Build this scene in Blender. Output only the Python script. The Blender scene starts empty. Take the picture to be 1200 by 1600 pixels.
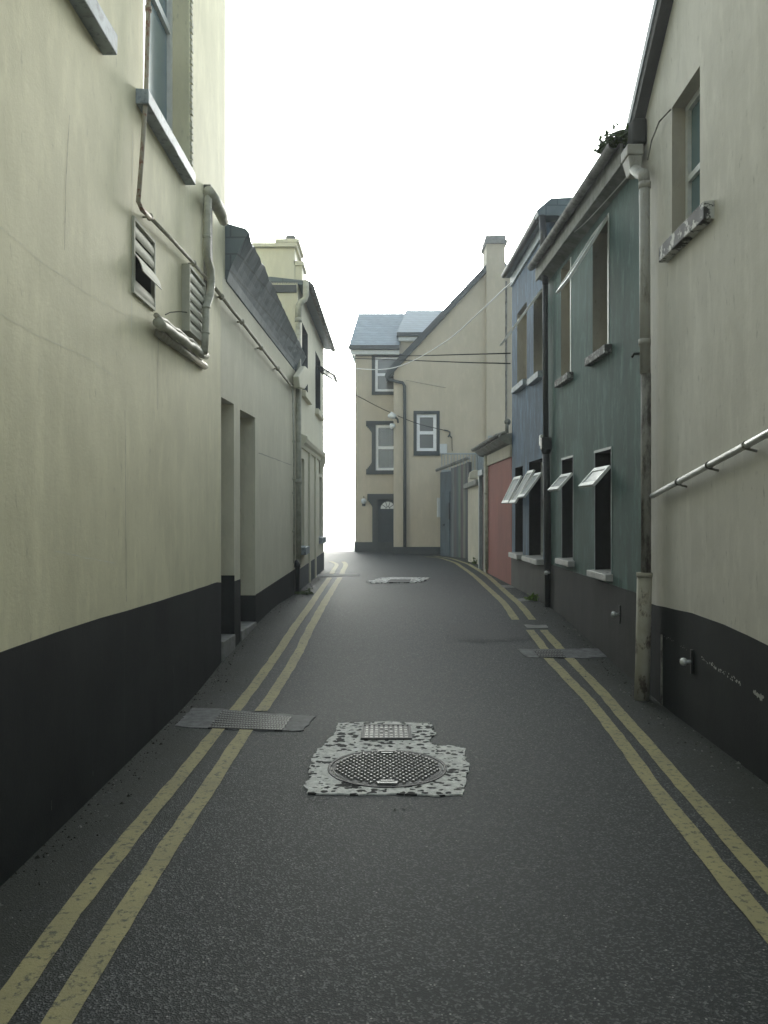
import bpy, math, random
from mathutils import Vector, noise as mnoise
random.seed(7)
sc = bpy.context.scene
COL = sc.collection
F, CX, CY, EYE = 1280.0, 600.0, 800.0, 1.5

# ---------------------------------------------------------------- helpers
def g(y):
    """height of the lane along its length (it rises gently by 0.3 m)"""
    t = min(max((y-6.0)/5.0, 0), 1)
    return 0.3*t*t*(3-2*t)
def gp(px, py, dz=0.0):
    """ground point seen at a place of the survey picture"""
    Y = 5.0
    for _ in range(60):
        Y = 0.5*Y + 0.5*(EYE-g(Y)-dz)*F/(py-CY)
    return Vector(((px-CX)*Y/F, Y, g(Y)+dz))
def at(px, py, Y):
    return Vector(((px-CX)*Y/F, Y, EYE-(py-CY)*Y/F))

class MB:
    def __init__(s): s.v=[]; s.f=[]
    def add(s, vs, fs):
        o=len(s.v); s.v += [tuple(v) for v in vs]; s.f += [tuple(i+o for i in f) for f in fs]
    def quad(s, a,b,c,d): s.add([a,b,c,d],[(0,1,2,3)])
    def hexa(s, p):   # p: 4 bottom + 4 top
        s.add(p,[(0,1,2,3),(7,6,5,4),(0,4,5,1),(1,5,6,2),(2,6,7,3),(3,7,4,0)])
    def box(s, x0,x1,y0,y1,z0,z1):
        s.hexa([(x0,y0,z0),(x0,y1,z0),(x1,y1,z0),(x1,y0,z0),(x0,y0,z1),(x0,y1,z1),(x1,y1,z1),(x1,y0,z1)])
    def fbox(s, fr, s0,s1,z0,z1,d0,d1):
        s.hexa([fr.pt(a,z,d) for z in (z0,z1) for a,d in ((s0,d0),(s1,d0),(s1,d1),(s0,d1))])
    def tube(s, pts, r, n=10, cap=True, sq=False):
        pts=[Vector(p) for p in pts]; m=len(pts); rs = r if isinstance(r,(list,tuple)) else [r]*m
        ref=None; base=len(s.v); 
        for i,p in enumerate(pts):
            t=(pts[min(i+1,m-1)]-pts[max(i-1,0)]).normalized()
            if ref is None:
                ref = Vector((0,0,1)) if abs(t.z)<0.9 else Vector((1,0,0))
            a=(ref-t*ref.dot(t)).normalized(); b=t.cross(a); ref=a
            for k in range(n):
                th=2*math.pi*(k+(.5 if sq else 0))/n
                s.v.append(tuple(p+(a*math.cos(th)+b*math.sin(th))*rs[i]))
        for i in range(m-1):
            for k in range(n):
                k2=(k+1)%n
                s.f.append((base+i*n+k,base+i*n+k2,base+(i+1)*n+k2,base+(i+1)*n+k))
        if cap:
            s.f.append(tuple(base+k for k in range(n))[::-1]); s.f.append(tuple(base+(m-1)*n+k for k in range(n)))
    def ball(s, c, r, n=8):
        c=Vector(c); rows=6
        vs=[]; fs=[]
        for i in range(rows+1):
            ph=math.pi*i/rows
            for k in range(n):
                th=2*math.pi*k/n
                vs.append(c+Vector((math.sin(ph)*math.cos(th),math.sin(ph)*math.sin(th),math.cos(ph)))*r)
        for i in range(rows):
            for k in range(n):
                fs.append((i*n+k,i*n+(k+1)%n,(i+1)*n+(k+1)%n,(i+1)*n+k))
        s.add(vs,fs)
    def prism(s, poly, off):
        """poly: list of 3D points, off: vector of extrusion"""
        n=len(poly); off=Vector(off); a=[Vector(p) for p in poly]; b=[p+off for p in a]
        s.add(a+b,[tuple(range(n)),tuple(range(2*n-1,n-1,-1))]+[(i,i+n,(i+1)%n+n,(i+1)%n) for i in range(n)])

class Frame:
    def __init__(s, x0,y0,x1,y1, side):
        s.o=Vector((x0,y0,0)); s.u=Vector((x1-x0,y1-y0,0)).normalized()
        s.n=Vector((s.u.y,-s.u.x,0))*side
    def pt(s,a,z,d=0): 
        p=s.o+s.u*a+s.n*d; return Vector((p.x,p.y,z))
    def sy(s,Y): return (Y-s.o.y)/s.u.y
    def px(s,px,py,d=0):
        k=(px-CX)/F
        a=(k*(s.o.y+s.n.y*d)-(s.o.x+s.n.x*d))/(s.u.x-k*s.u.y)
        Y=s.o.y+s.u.y*a+s.n.y*d
        return a, EYE-(py-CY)*Y/F
    def p(s,px,py,d=0):
        a,z=s.px(px,py,d); return s.pt(a,z,d)

def mkobj(name, mb, mat, parent=None, smooth=False, bevel=0):
    me=bpy.data.meshes.new(name)
    off=Vector((0,0,0))
    if parent is not None:
        r=parent
        while r.parent: r=r.parent
        off=r.location.copy()
    else:
        xs=[v[0] for v in mb.v]; ys=[v[1] for v in mb.v]; zs=[v[2] for v in mb.v]
        off=Vector(((min(xs)+max(xs))/2,(min(ys)+max(ys))/2,min(zs)))
    me.from_pydata([tuple(Vector(v)-off) for v in mb.v],[],mb.f)
    me.update()
    import bmesh
    bm=bmesh.new(); bm.from_mesh(me); bmesh.ops.recalc_face_normals(bm,faces=bm.faces); bm.to_mesh(me); bm.free()
    if smooth:
        for p in me.polygons: p.use_smooth=True
    o=bpy.data.objects.new(name,me); COL.objects.link(o)
    if mat: me.materials.append(mat)
    if parent is not None: o.parent=parent
    else: o.location=off
    if bevel:
        m=o.modifiers.new('bevel','BEVEL'); m.width=bevel; m.segments=2; m.limit_method='ANGLE'
    return o
def thing(name,label,cat,loc,group=None):
    o=bpy.data.objects.new(name,None); COL.objects.link(o); o.location=loc; o.empty_display_size=.2
    o['label']=label; o['category']=cat
    if group: o['group']=group
    return o
def tag(o,label,cat,group=None,kind=None):
    o['label']=label; o['category']=cat
    if group: o['group']=group
    if kind: o['kind']=kind
    return o
def struct(name,mb,mat,**k):
    o=mkobj(name,mb,mat,**k); o['kind']='structure'; return o

# ---------------------------------------------------------------- materials
def newmat(name):
    m=bpy.data.materials.new(name); m.use_nodes=True; nt=m.node_tree
    b=nt.nodes['Principled BSDF']; return m,nt,b
def N(nt,t,**k):
    n=nt.nodes.new(t)
    for a,v in k.items():
        if a=='inp':
            for kk,vv in v.items(): n.inputs[kk].default_value=vv
        else: setattr(n,a,v)
    return n
def rgb(c): return (c[0],c[1],c[2],1)
def pos(nt,scale=(1,1,1),rot=(0,0,0)):
    ge=N(nt,'ShaderNodeNewGeometry'); mp=N(nt,'ShaderNodeMapping')
    mp.inputs['Scale'].default_value=scale; mp.inputs['Rotation'].default_value=rot
    nt.links.new(ge.outputs['Position'],mp.inputs['Vector']); return mp.outputs[0]
def noise(nt,sc_,scale=(1,1,1),detail=5,rough=.6):
    n=N(nt,'ShaderNodeTexNoise'); n.inputs['Scale'].default_value=sc_; n.inputs['Detail'].default_value=detail; n.inputs['Roughness'].default_value=rough
    nt.links.new(pos(nt,scale),n.inputs['Vector']); return n.outputs['Fac']
def ramp(nt,fac,stops):
    r=N(nt,'ShaderNodeValToRGB'); e=r.color_ramp.elements
    while len(e)<len(stops): e.new(.5)
    for i,(p,c) in enumerate(stops):
        e[i].position=p; e[i].color=rgb(c) if hasattr(c,'__len__') else (c,c,c,1)
    nt.links.new(fac,r.inputs['Fac']); return r.outputs['Color']
def mix(nt,fac,a,b,mode='MIX'):
    m=N(nt,'ShaderNodeMix'); m.data_type='RGBA'; m.blend_type=mode
    for v,s in ((fac,0),(a,6),(b,7)):
        if hasattr(v,'links') or isinstance(v,bpy.types.NodeSocket): nt.links.new(v,m.inputs[s])
        elif s==0: m.inputs[0].default_value=v
        else: m.inputs[s].default_value=rgb(v)
    return m.outputs[2]
def bump(nt,b,h,strength=.3,dist=.01,prev=None):
    n=N(nt,'ShaderNodeBump'); n.inputs['Strength'].default_value=strength; n.inputs['Distance'].default_value=dist
    nt.links.new(h,n.inputs['Height'])
    if prev: nt.links.new(prev,n.inputs['Normal'])
    nt.links.new(n.outputs[0],b.inputs['Normal']); return n.outputs[0]

def plaster(name,col,dirt,mott=.25,streak=.3,specks=.25,rough=.8,bscale=1.0,spec=.3,stretch=.35,lite=1.25,lf=.35):
    m,nt,b=newmat(name)
    c=mix(nt,ramp(nt,noise(nt,1.3,(1,1,1),6),[(.35,0),(.7,mott)]),col,dirt)
    st=ramp(nt,noise(nt,5,(.8,.8,.10),9,.7),[(.45,0),(.75,streak)])
    c=mix(nt,st,c,dirt)
    st2=ramp(nt,noise(nt,22,(1,1,stretch),4,.7),[(.62,0),(.72,specks)])
    c=mix(nt,st2,c,(dirt[0]*.5,dirt[1]*.5,dirt[2]*.5))
    lt=ramp(nt,noise(nt,7,(1,1,.3),7,.75),[(.50,0),(.68,lf)])
    c=mix(nt,lt,c,(min(1,col[0]*lite),min(1,col[1]*lite),min(1,col[2]*lite)))
    nt.links.new(c,b.inputs['Base Color'])
    b.inputs['Roughness'].default_value=rough; b.inputs['Specular IOR Level'].default_value=spec
    p=bump(nt,b,noise(nt,3.2,(1,1,1),3),.3*bscale,.012)
    p=bump(nt,b,noise(nt,60,(1,1,1),4,.7),.35*bscale,.004,p)
    return m
def simple(name,col,rough=.6,var=.2,metal=0,spec=.4,bs=.2,scale=12,stretch=(1,1,1),dirt=None):
    m,nt,b=newmat(name)
    d=dirt or (col[0]*.55,col[1]*.55,col[2]*.5)
    c=mix(nt,ramp(nt,noise(nt,scale,stretch,5,.65),[(.38,0),(.68,min(1,var*2.2))]),col,d)
    nt.links.new(c,b.inputs['Base Color'])
    b.inputs['Roughness'].default_value=rough; b.inputs['Metallic'].default_value=metal; b.inputs['Specular IOR Level'].default_value=spec
    if bs: bump(nt,b,noise(nt,scale*3,stretch,4),bs,.005)
    return m
def chipped(name,col,under,thr=.56,scale=18,rough=.6,width=.04,stretch=(1,1,1)):
    m,nt,b=newmat(name)
    k=noise(nt,scale,stretch,7,.7)
    f=ramp(nt,k,[(thr,0),(thr+width,1)])
    c=mix(nt,ramp(nt,noise(nt,6,(1,1,1),4),[(.4,0),(.7,.5)]),col,(col[0]*.6,col[1]*.58,col[2]*.5))
    c=mix(nt,f,c,under)
    nt.links.new(c,b.inputs['Base Color']); b.inputs['Roughness'].default_value=rough
    bump(nt,b,k,.4,.006)
    return m

M={}
M['cream_l']=plaster('cream_wall_paint',(.67,.64,.445),(.46,.44,.29),.55,.35,.35)
M['cream_low']=plaster('pale_cream_paint',(.65,.625,.485),(.46,.44,.32),.4,.3,.3)
M['cream_low'].name='pale_cream_paint'
M['cream_f']=plaster('cream_far_paint',(.66,.64,.50),(.42,.40,.29),.2,.2,.15)
M['grey_r']=plaster('off_white_render',(.59,.57,.505),(.36,.345,.29),.55,.4,.5)
M['green']=plaster('teal_green_paint',(.088,.145,.13),(.05,.078,.068),.7,.7,.5,stretch=.2,lite=1.8,lf=.6)
M['blue']=plaster('blue_paint',(.085,.135,.195),(.042,.066,.095),.7,.7,.5,stretch=.2,lite=2.0,lf=.65)
M['red']=plaster('faded_red_paint',(.31,.10,.072),(.19,.068,.05),.6,.6,.35,stretch=.2)
M['house']=plaster('tan_house_paint',(.46,.41,.315),(.34,.305,.225),.35,.25,.1)
M['plinth']=plaster('black_plinth_paint',(.0062,.0085,.0095),(.022,.026,.025),.8,.7,.3,.75,1.0,spec=.15)
M['plinth_g']=plaster('grey_plinth_render',(.052,.053,.050),(.026,.027,.025),.7,.7,.6,.85,1.6)
M['plinth_b']=plaster('grey_render_base',(.10,.098,.088),(.05,.049,.043),.7,.7,.6,.85,1.6)
M['plinth_f']=plaster('slate_grey_plinth',(.10,.11,.115),(.06,.065,.065),.4,.4,.3)
M['reveal']=plaster('cream_reveal',(.47,.44,.34),(.27,.25,.19),.5,.4,.4)
M['reveal_b']=plaster('stone_reveal',(.40,.37,.30),(.22,.20,.16),.5,.5,.5)
M['dark']=simple('painted_interior_shade',(.012,.013,.013),.8,.3,0,.2)  # near-black colour paints the shade of unlit window openings and the vent
M['dark_teal']=simple('dark_teal_joinery',(.03,.05,.055),.5,.3)
M['surround']=simple('dark_grey_surround_paint',(.05,.06,.062),.6,.2)
M['white']=simple('white_paint',(.62,.64,.62),.45,.15)
M['upvc']=simple('white_frame',(.75,.76,.76),.3,.08,bs=0)
M['pipe_w']=chipped('flaking_cream_pipe_paint',(.34,.335,.30),(.12,.10,.08),.52,12,.6,.2,(1,1,.3))
M['pipe_grey']=chipped('weathered_pipe_paint',(.23,.225,.20),(.05,.042,.035),.46,16,.7,.16,(1,1,.35))
M['pipe_rot']=chipped('peeling_pipe',(.34,.32,.25),(.085,.062,.045),.54,11,.75,.08,(1,1,.5))
M['rust']=chipped('rusty_pipe',(.36,.33,.25),(.20,.09,.05),.5,20,.7,.1)
M['pipe_cream']=simple('painted_cream_pipe',(.46,.46,.37),.65,.35)
M['pipe_dirty']=simple('grimy_cream_pipe',(.38,.36,.28),.65,.4,scale=20)
M['black_iron']=simple('black_iron',(.018,.02,.02),.45,.2)
M['silver']=simple('silver_painted_pipe',(.62,.63,.62),.35,.2,.35,bs=.05)
M['sill_d']=chipped('dark_flaking_sill',(.34,.35,.33),(.055,.055,.05),.40,20,.7,.08)
M['sill']=chipped('chipped_stone_sill',(.55,.55,.52),(.018,.018,.017),.47,9,.7,.04)
M['sill_blue']=chipped('blue_grey_sill',(.30,.35,.38),(.13,.15,.16),.5,20,.6,.15)
M['sill_w']=chipped('worn_white_sill',(.42,.42,.40),(.22,.22,.20),.55,14,.5,.1)
M['gutter']=simple('grey_gutter',(.20,.205,.19),.7,.5,scale=8,dirt=(.06,.06,.05))
M['fascia']=simple('weathered_fascia_board',(.23,.235,.21),.8,.5,scale=7)
M['louvre']=simple('cream_louvre',(.47,.47,.38),.8,.12,bs=.05)
M['concrete']=simple('concrete',(.22,.22,.21),.8,.35,scale=9,bs=.4)
M['iron']=simple('cast_iron',(.20,.20,.195),.5,.3,.5,scale=25,bs=.3)
M['iron_d']=simple('dark_cast_iron',(.016,.016,.016),.6,.3,.2,scale=25,bs=.2)
M['pale_box']=simple('pale_grey_box',(.50,.53,.53),.5,.1)
M['rail']=simple('grey_railing_metal',(.30,.34,.35),.5,.2)
M['cable_d']=simple('dark_cable',(.015,.015,.015),1,.1,spec=0,bs=0)
M['cable_w']=simple('white_cable',(.6,.6,.58),.5,.1,bs=0)
M['board']=simple('dark_red_board',(.09,.03,.026),.6,.3)
M['cladding']=simple('blue_grey_sheet_metal',(.065,.09,.105),.55,.4,.1,scale=5,stretch=(1,1,.4))
M['door_blue']=simple('dark_blue_door',(.035,.05,.062),.4,.2,scale=5)
M['curtain']=simple('net_curtain',(.45,.48,.47),.9,.4,scale=9,stretch=(1.5,1.5,.05),bs=0)
M['leaf']=simple('leaf_green',(.075,.12,.03),.6,.4,scale=30,bs=0)
M['leaf2']=simple('bright_weed_green',(.13,.22,.03),.55,.3,scale=30,bs=0)
M['stem']=simple('stem_brown',(.06,.05,.03),.8,.3)
M['chip']=simple('flaked_bare_render',(.42,.42,.39),.8,.3)
M['debris']=simple('dark_grit',(.035,.034,.028),.9,.5,scale=60)
M['stone']=simple('grey_grit',(.20,.20,.185),.8,.6,scale=60)
M['skyreflect']=simple('painted_sky_reflection',(.7,.72,.72),.3,.1)  # pale colour for daylight mirrored in glass, assigned to no part

# slate
def slate(name,col,dk,course=.22):
    m,nt,b=newmat(name)
    ge=N(nt,'ShaderNodeNewGeometry'); sx=N(nt,'ShaderNodeSeparateXYZ'); nt.links.new(ge.outputs['Position'],sx.inputs[0])
    add=N(nt,'ShaderNodeMath',operation='ADD'); nt.links.new(sx.outputs['X'],add.inputs[0]); nt.links.new(sx.outputs['Y'],add.inputs[1])
    cb=N(nt,'ShaderNodeCombineXYZ'); nt.links.new(add.outputs[0],cb.inputs[0]); nt.links.new(sx.outputs['Z'],cb.inputs[1])
    br=N(nt,'ShaderNodeTexBrick'); br.inputs['Scale'].default_value=1; br.inputs['Brick Width'].default_value=.3; br.inputs['Row Height'].default_value=course
    br.inputs['Mortar Size'].default_value=.008; br.inputs['Color1'].default_value=rgb(col); br.inputs['Color2'].default_value=rgb([x*.8 for x in col]); br.inputs['Mortar'].default_value=rgb(dk)
    nt.links.new(cb.outputs[0],br.inputs['Vector'])
    c=mix(nt,ramp(nt,noise(nt,6,(1,1,1),5),[(.4,0),(.7,.5)]),br.outputs['Color'],dk)
    nt.links.new(c,b.inputs['Base Color']); b.inputs['Roughness'].default_value=.55
    bump(nt,b,br.outputs['Fac'],-.5,.01); return m
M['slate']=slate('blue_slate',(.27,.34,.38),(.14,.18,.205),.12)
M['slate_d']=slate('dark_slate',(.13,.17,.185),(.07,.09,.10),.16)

def glass(name,base=(.02,.025,.027),rough=.04,trans=0.0):
    m,nt,b=newmat(name)
    b.inputs['Base Color'].default_value=rgb(base); b.inputs['Roughness'].default_value=rough; b.inputs['Specular IOR Level'].default_value=.7
    n=noise(nt,1.4,(1,1,1),2); bump(nt,b,n,.06,.02)
    if trans:
        t=N(nt,'ShaderNodeBsdfTransparent'); mx=N(nt,'ShaderNodeMixShader'); mx.inputs[0].default_value=trans
        nt.links.new(b.outputs[0],mx.inputs[1]); nt.links.new(t.outputs[0],mx.inputs[2])
        nt.links.new(mx.outputs[0],nt.nodes['Material Output'].inputs['Surface'])
    return m
M['glass']=glass('window_glass')
M['glass_teal']=glass('teal_tinted_glass',(.10,.17,.19),.15)
M['glass_leaf']=glass('sky_pale_sash_glass',(.42,.46,.46),.18,.12)  # pale base colour paints the bright sky reflected in the open sashes
M['glass_far']=glass('grey_window_glass',(.13,.135,.13),.15)
M['fanlight']=glass('pale_fanlight_glass',(.7,.72,.72),.2)

# asphalt
def asphalt(name,base,light,extra=0):
    m,nt,b=newmat(name)
    big=noise(nt,.9,(1,.6,1),6,.6)
    c=mix(nt,ramp(nt,big,[(.3,0),(.7,.8)]),[x*.94 for x in base],[x*1.06 for x in base])
    agg=N(nt,'ShaderNodeTexVoronoi',voronoi_dimensions='2D'); agg.inputs['Scale'].default_value=150; nt.links.new(pos(nt),agg.inputs['Vector'])
    rnd=N(nt,'ShaderNodeSeparateColor'); nt.links.new(agg.outputs['Color'],rnd.inputs[0])
    c=mix(nt,ramp(nt,rnd.outputs[0],[(.62,0),(.98,.85)]),c,light)
    c=mix(nt,ramp(nt,noise(nt,45,(1,1,1),3,.8),[(.4,0),(.62,.5)]),c,[x*.45 for x in base])
    v=N(nt,'ShaderNodeTexVoronoi',voronoi_dimensions='2D'); v.inputs['Scale'].default_value=26; nt.links.new(pos(nt),v.inputs['Vector'])
    sp=ramp(nt,v.outputs['Distance'],[(.07,1),(.11,0)])
    spn=ramp(nt,noise(nt,13,(1,1,1),2),[(.60,0),(.64,1)])
    mm=N(nt,'ShaderNodeMath',operation='MULTIPLY'); nt.links.new(sp,mm.inputs[0]); nt.links.new(spn,mm.inputs[1])
    c=mix(nt,mm.outputs[0],c,(.30,.30,.28))
    # moss and dirt creeping in from both walls
    ge=N(nt,'ShaderNodeNewGeometry'); sx=N(nt,'ShaderNodeSeparateXYZ'); nt.links.new(ge.outputs['Position'],sx.inputs[0])
    a1=N(nt,'ShaderNodeMath',operation='SUBTRACT'); nt.links.new(sx.outputs['X'],a1.inputs[0]); a1.inputs[1].default_value=.3
    ab=N(nt,'ShaderNodeMath',operation='ABSOLUTE'); nt.links.new(a1.outputs[0],ab.inputs[0])
    nn=noise(nt,2.2,(1,1,1),6,.7)
    a2=N(nt,'ShaderNodeMath',operation='MULTIPLY_ADD'); nt.links.new(nn,a2.inputs[0]); a2.inputs[1].default_value=1.2; nt.links.new(ab.outputs[0],a2.inputs[2])
    mo=ramp(nt,a2.outputs[0],[(0,0),(1,0)])
    mr=N(nt,'ShaderNodeMapRange'); mr.inputs['From Min'].default_value=1.75; mr.inputs['From Max'].default_value=2.3; mr.inputs['To Max'].default_value=.75
    nt.links.new(a2.outputs[0],mr.inputs['Value'])
    c=mix(nt,mr.outputs[0],c,(.014,.0175,.0095))
    nt.links.new(c,b.inputs['Base Color'])
    rr=ramp(nt,noise(nt,9,(1,.7,1),5),[(.35,.62),(.7,.85)])
    b.inputs['Roughness'].default_value=.68; b.inputs['Specular IOR Level'].default_value=.30
    p=bump(nt,b,agg.outputs['Distance'],.45,.004)
    bump(nt,b,noise(nt,40,(1,1,1),5,.7),.35,.006,p)
    return m
M['asphalt']=asphalt('asphalt',(.0170,.0210,.0220),(.15,.16,.155))
M['asphalt2']=asphalt('newer_asphalt_patch',(.025,.028,.028),(.10,.105,.102))
M['sunlit_paving']=simple('painted_sunlit_paving',(.50,.50,.48),.6,.2,scale=3)  # pale colour paints sunlight onto the ground past the lane end

m,nt,b=newmat('worn_yellow_line_paint'); M['yellow']=m
k=noise(nt,30,(1,1,1),7,.75)
c=mix(nt,ramp(nt,noise(nt,2.5,(1,1,1),5),[(.35,0),(.7,.9)]),(.31,.275,.12),(.215,.195,.095))
c=mix(nt,ramp(nt,noise(nt,3,(1,6,1),5,.8),[(.62,0),(.66,.6)]),c,(.07,.07,.055))
c=mix(nt,ramp(nt,k,[(.53,0),(.62,.85)]),c,(.045,.048,.035))
nt.links.new(c,b.inputs['Base Color']); b.inputs['Roughness'].default_value=.7
bump(nt,b,noise(nt,90,(1,1,1),3),.6,.004)
# worn edge: paint fades to nothing where it is rubbed off
M['yellow_far']=M['yellow']

m,nt,b=newmat('pitted_cement_surround'); M['cement']=m
n1=N(nt,'ShaderNodeTexVoronoi',voronoi_dimensions='2D'); n1.inputs['Scale'].default_value=19
wp=N(nt,'ShaderNodeTexNoise'); wp.inputs['Scale'].default_value=22; nt.links.new(pos(nt),wp.inputs['Vector'])
ad=N(nt,'ShaderNodeMix'); ad.data_type='RGBA'; ad.inputs[0].default_value=.06
nt.links.new(pos(nt,(.9,1,1)),ad.inputs[6]); nt.links.new(wp.outputs['Color'],ad.inputs[7]); nt.links.new(ad.outputs[2],n1.inputs['Vector'])
msk=ramp(nt,noise(nt,5,(1,1,1),3),[(.34,.0),(.58,.40)])
pit=N(nt,'ShaderNodeMath',operation='SUBTRACT'); nt.links.new(n1.outputs['Distance'],pit.inputs[0]); nt.links.new(msk,pit.inputs[1])
pf=ramp(nt,pit.outputs[0],[(.0,1),(.05,0)])
c=mix(nt,ramp(nt,noise(nt,20,(1,1,1),6,.8),[(.35,0),(.65,1)]),(.80,.80,.77),(.42,.42,.40))
c=mix(nt,ramp(nt,noise(nt,60,(1,1,1),3,.8),[(.62,0),(.68,.8)]),c,(.08,.08,.075))
c=mix(nt,pf,c,(.022,.022,.021))
b.inputs['Specular IOR Level'].default_value=.25
nt.links.new(c,b.inputs['Base Color']); b.inputs['Roughness'].default_value=.85
p=bump(nt,b,pf,-1,.02); bump(nt,b,noise(nt,50,(1,1,1),4),.5,.006,p)

M['cement2']=simple('grey_cement_collar',(.15,.155,.155),.75,.5,scale=14,bs=.4,dirt=(.06,.06,.06))
m,nt,b=newmat('sea_water'); M['water']=m
b.inputs['Base Color'].default_value=(.30,.34,.35,1); b.inputs['Roughness'].default_value=.22; b.inputs['Specular IOR Level'].default_value=1
bump(nt,b,noise(nt,1.2,(1,1,1),4),.2,.05)

# corrugated multi-colour sheet
m,nt,b=newmat('painted_corrugated_sheet'); M['stripes']=m
ge=N(nt,'ShaderNodeNewGeometry'); sx=N(nt,'ShaderNodeSeparateXYZ'); nt.links.new(ge.outputs['Position'],sx.inputs[0])
mr=N(nt,'ShaderNodeMapRange'); mr.inputs['From Min'].default_value=1.80; mr.inputs['From Max'].default_value=2.20; nt.links.new(sx.outputs['X'],mr.inputs['Value'])
cr=ramp(nt,mr.outputs[0],[(0,(.13,.16,.17)),(.12,(.27,.30,.30)),(.22,(.17,.14,.14)),(.34,(.10,.14,.16)),(.47,(.22,.30,.22)),(.58,(.16,.10,.12)),(.7,(.34,.35,.28)),(.82,(.12,.16,.15)),(.92,(.22,.18,.30)),(1,(.07,.09,.10))])
cr=mix(nt,1,cr,(.6,.6,.62),'MULTIPLY'); c=mix(nt,ramp(nt,noise(nt,5,(1.5,1.5,.2),5),[(.4,0),(.7,.7)]),cr,(.035,.04,.05))
nt.links.new(c,b.inputs['Base Color']); b.inputs['Roughness'].default_value=.5

# ---------------------------------------------------------------- ground
def sheet(xs, ys, dz=0.0):
    mb=MB()
    for y in ys:
        for x in xs: mb.v.append((x,y,g(y)+dz))
    n=len(xs)
    for j in range(len(ys)-1):
        for i in range(n-1): mb.f.append((j*n+i,j*n+i+1,(j+1)*n+i+1,(j+1)*n+i))
    return mb
YS=[-60,-20,-5,0,3,5,6]+[6+.25*i for i in range(1,21)]+[12,14,18,22,24.95]
struct('road',sheet([-150,-20,-3,-1.7,-.7,.3,1.3,2.6,4,20,150],YS),M['asphalt'],smooth=True)
struct('pavement',sheet([-150,-6,0,6,150],[24.95,28,34.5]),M['sunlit_paving'])
mb=MB(); mb.box(-150,150,34.5,34.9,-3,.296); struct('quay_edge',mb,M['sunlit_paving'])
mb=MB(); mb.quad((-260,34.9,-.9),(260,34.9,-.9),(260,420,-.9),(-260,420,-.9)); struct('water',mb,M['water'])

def drape(mb, pts_l, pts_r, dz, thick=0):
    for i in range(len(pts_l)-1):
        mb.quad(pts_l[i],pts_r[i],pts_r[i+1],pts_l[i+1])
def line_strip(ctrl, w, dz=.006, jitter=.006, step=.10):
    """painted line along ground control points (world x,y) with worn edge"""
    mb=MB(); pts=[]
    for (x0,y0),(x1,y1) in zip(ctrl,ctrl[1:]):
        n=max(1,int(abs(y1-y0)/step))
        for i in range(n): t=i/n; pts.append((x0+(x1-x0)*t,y0+(y1-y0)*t))
    pts.append(ctrl[-1])
    # smooth
    for _ in range(14):
        pts=[pts[0]]+[((a[0]+2*b_[0]+c_[0])/4,b_[1]) for a,b_,c_ in zip(pts,pts[1:],pts[2:])]+[pts[-1]]
    L=[];R=[]
    for x,y in pts:
        j1=mnoise.noise(Vector((x*3,y*5,1)))*jitter*1.2+random.uniform(-1,1)*jitter*.4; j2=mnoise.noise(Vector((x*3,y*5,9)))*jitter*1.2+random.uniform(-1,1)*jitter*.4
        wob=mnoise.noise(Vector((y*.8,x,3)))*.007
        L.append((x-w/2+j1+wob,y,g(y)+dz)); R.append((x+w/2+j2+wob,y,g(y)+dz))
    for i in range(len(L)-1): mb.quad(L[i],R[i],R[i+1],L[i+1])
    return mb
def gctrl(pts): return [(gp(*p).x,gp(*p).y) for p in pts]
LI=[(65,1640),(221,1387.5),(387,1139)]
LO=[(-40,1640),(139,1387.5),(343,1139)]
LI2=[(408,1112),(466,1020),(503,950),(531,903)]
LO2=[(366,1112),(434,1020),(483,950),(515,903)]
LI3=[(534,897),(541,882),(536,878)]
LO3=[(518,897),(527,882),(516,877)]
RI=[(1322,1600),(1182,1432),(1126,1365),(1075,1297),(1022,1230),(973,1162),(922,1095),(880,1053),(857,1029)]
RO=[(1440,1640),(1247,1432),(1188,1365),(1129,1297),(1069,1230),(1011,1162),(953,1095),(914,1053),(889,1029)]
RI2=[(851,1015),(828,985)]; RO2=[(876,1015),(849,985)]
RI3=[(806,969),(780,936),(741,900),(713,880),(688,872),(664,870)]
RO3=[(832,969),(802,936),(762,900),(733,882),(706,873),(678,869)]
for ctrl,w in ((LI,.095),(LO,.09),(LI2,.095),(LO2,.09),(LI3,.10),(LO3,.09),(RI,.092),(RO,.092),(RI2,.09),(RO2,.09),(RI3,.09),(RO3,.09)):
    struct('road_marking',line_strip(gctrl(ctrl),w),M['yellow'])

def poly_ground(pts, dz, thick=.0, rag=0, sub=6):
    """irregular patch from picture points"""
    P=[gp(*p,0) for p in pts]; out=[]
    for a,b_ in zip(P,P[1:]+P[:1]):
        n=max(1,int((b_-a).length/.03)) if rag else 1
        for i in range(n):
            t=i/n; q=a.lerp(b_,t)
            if rag and i: q=q+Vector((mnoise.noise(q*9)*rag+mnoise.noise(q*33)*rag*.5+random.gauss(0,.003),mnoise.noise(q*9+Vector((5,5,5)))*rag+random.gauss(0,.003),0))
            out.append(Vector((q.x,q.y,g(q.y)+dz)))
    mb=MB(); n=len(out)
    if thick: mb.prism(out,(0,0,-thick))
    else: mb.add(out,[tuple(range(n))])
    return mb
struct('road_patch',poly_ground([(698,976),(824,972),(836,990),(790,1000),(706,1000)],.003,0,.02),M['asphalt2'])

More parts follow.
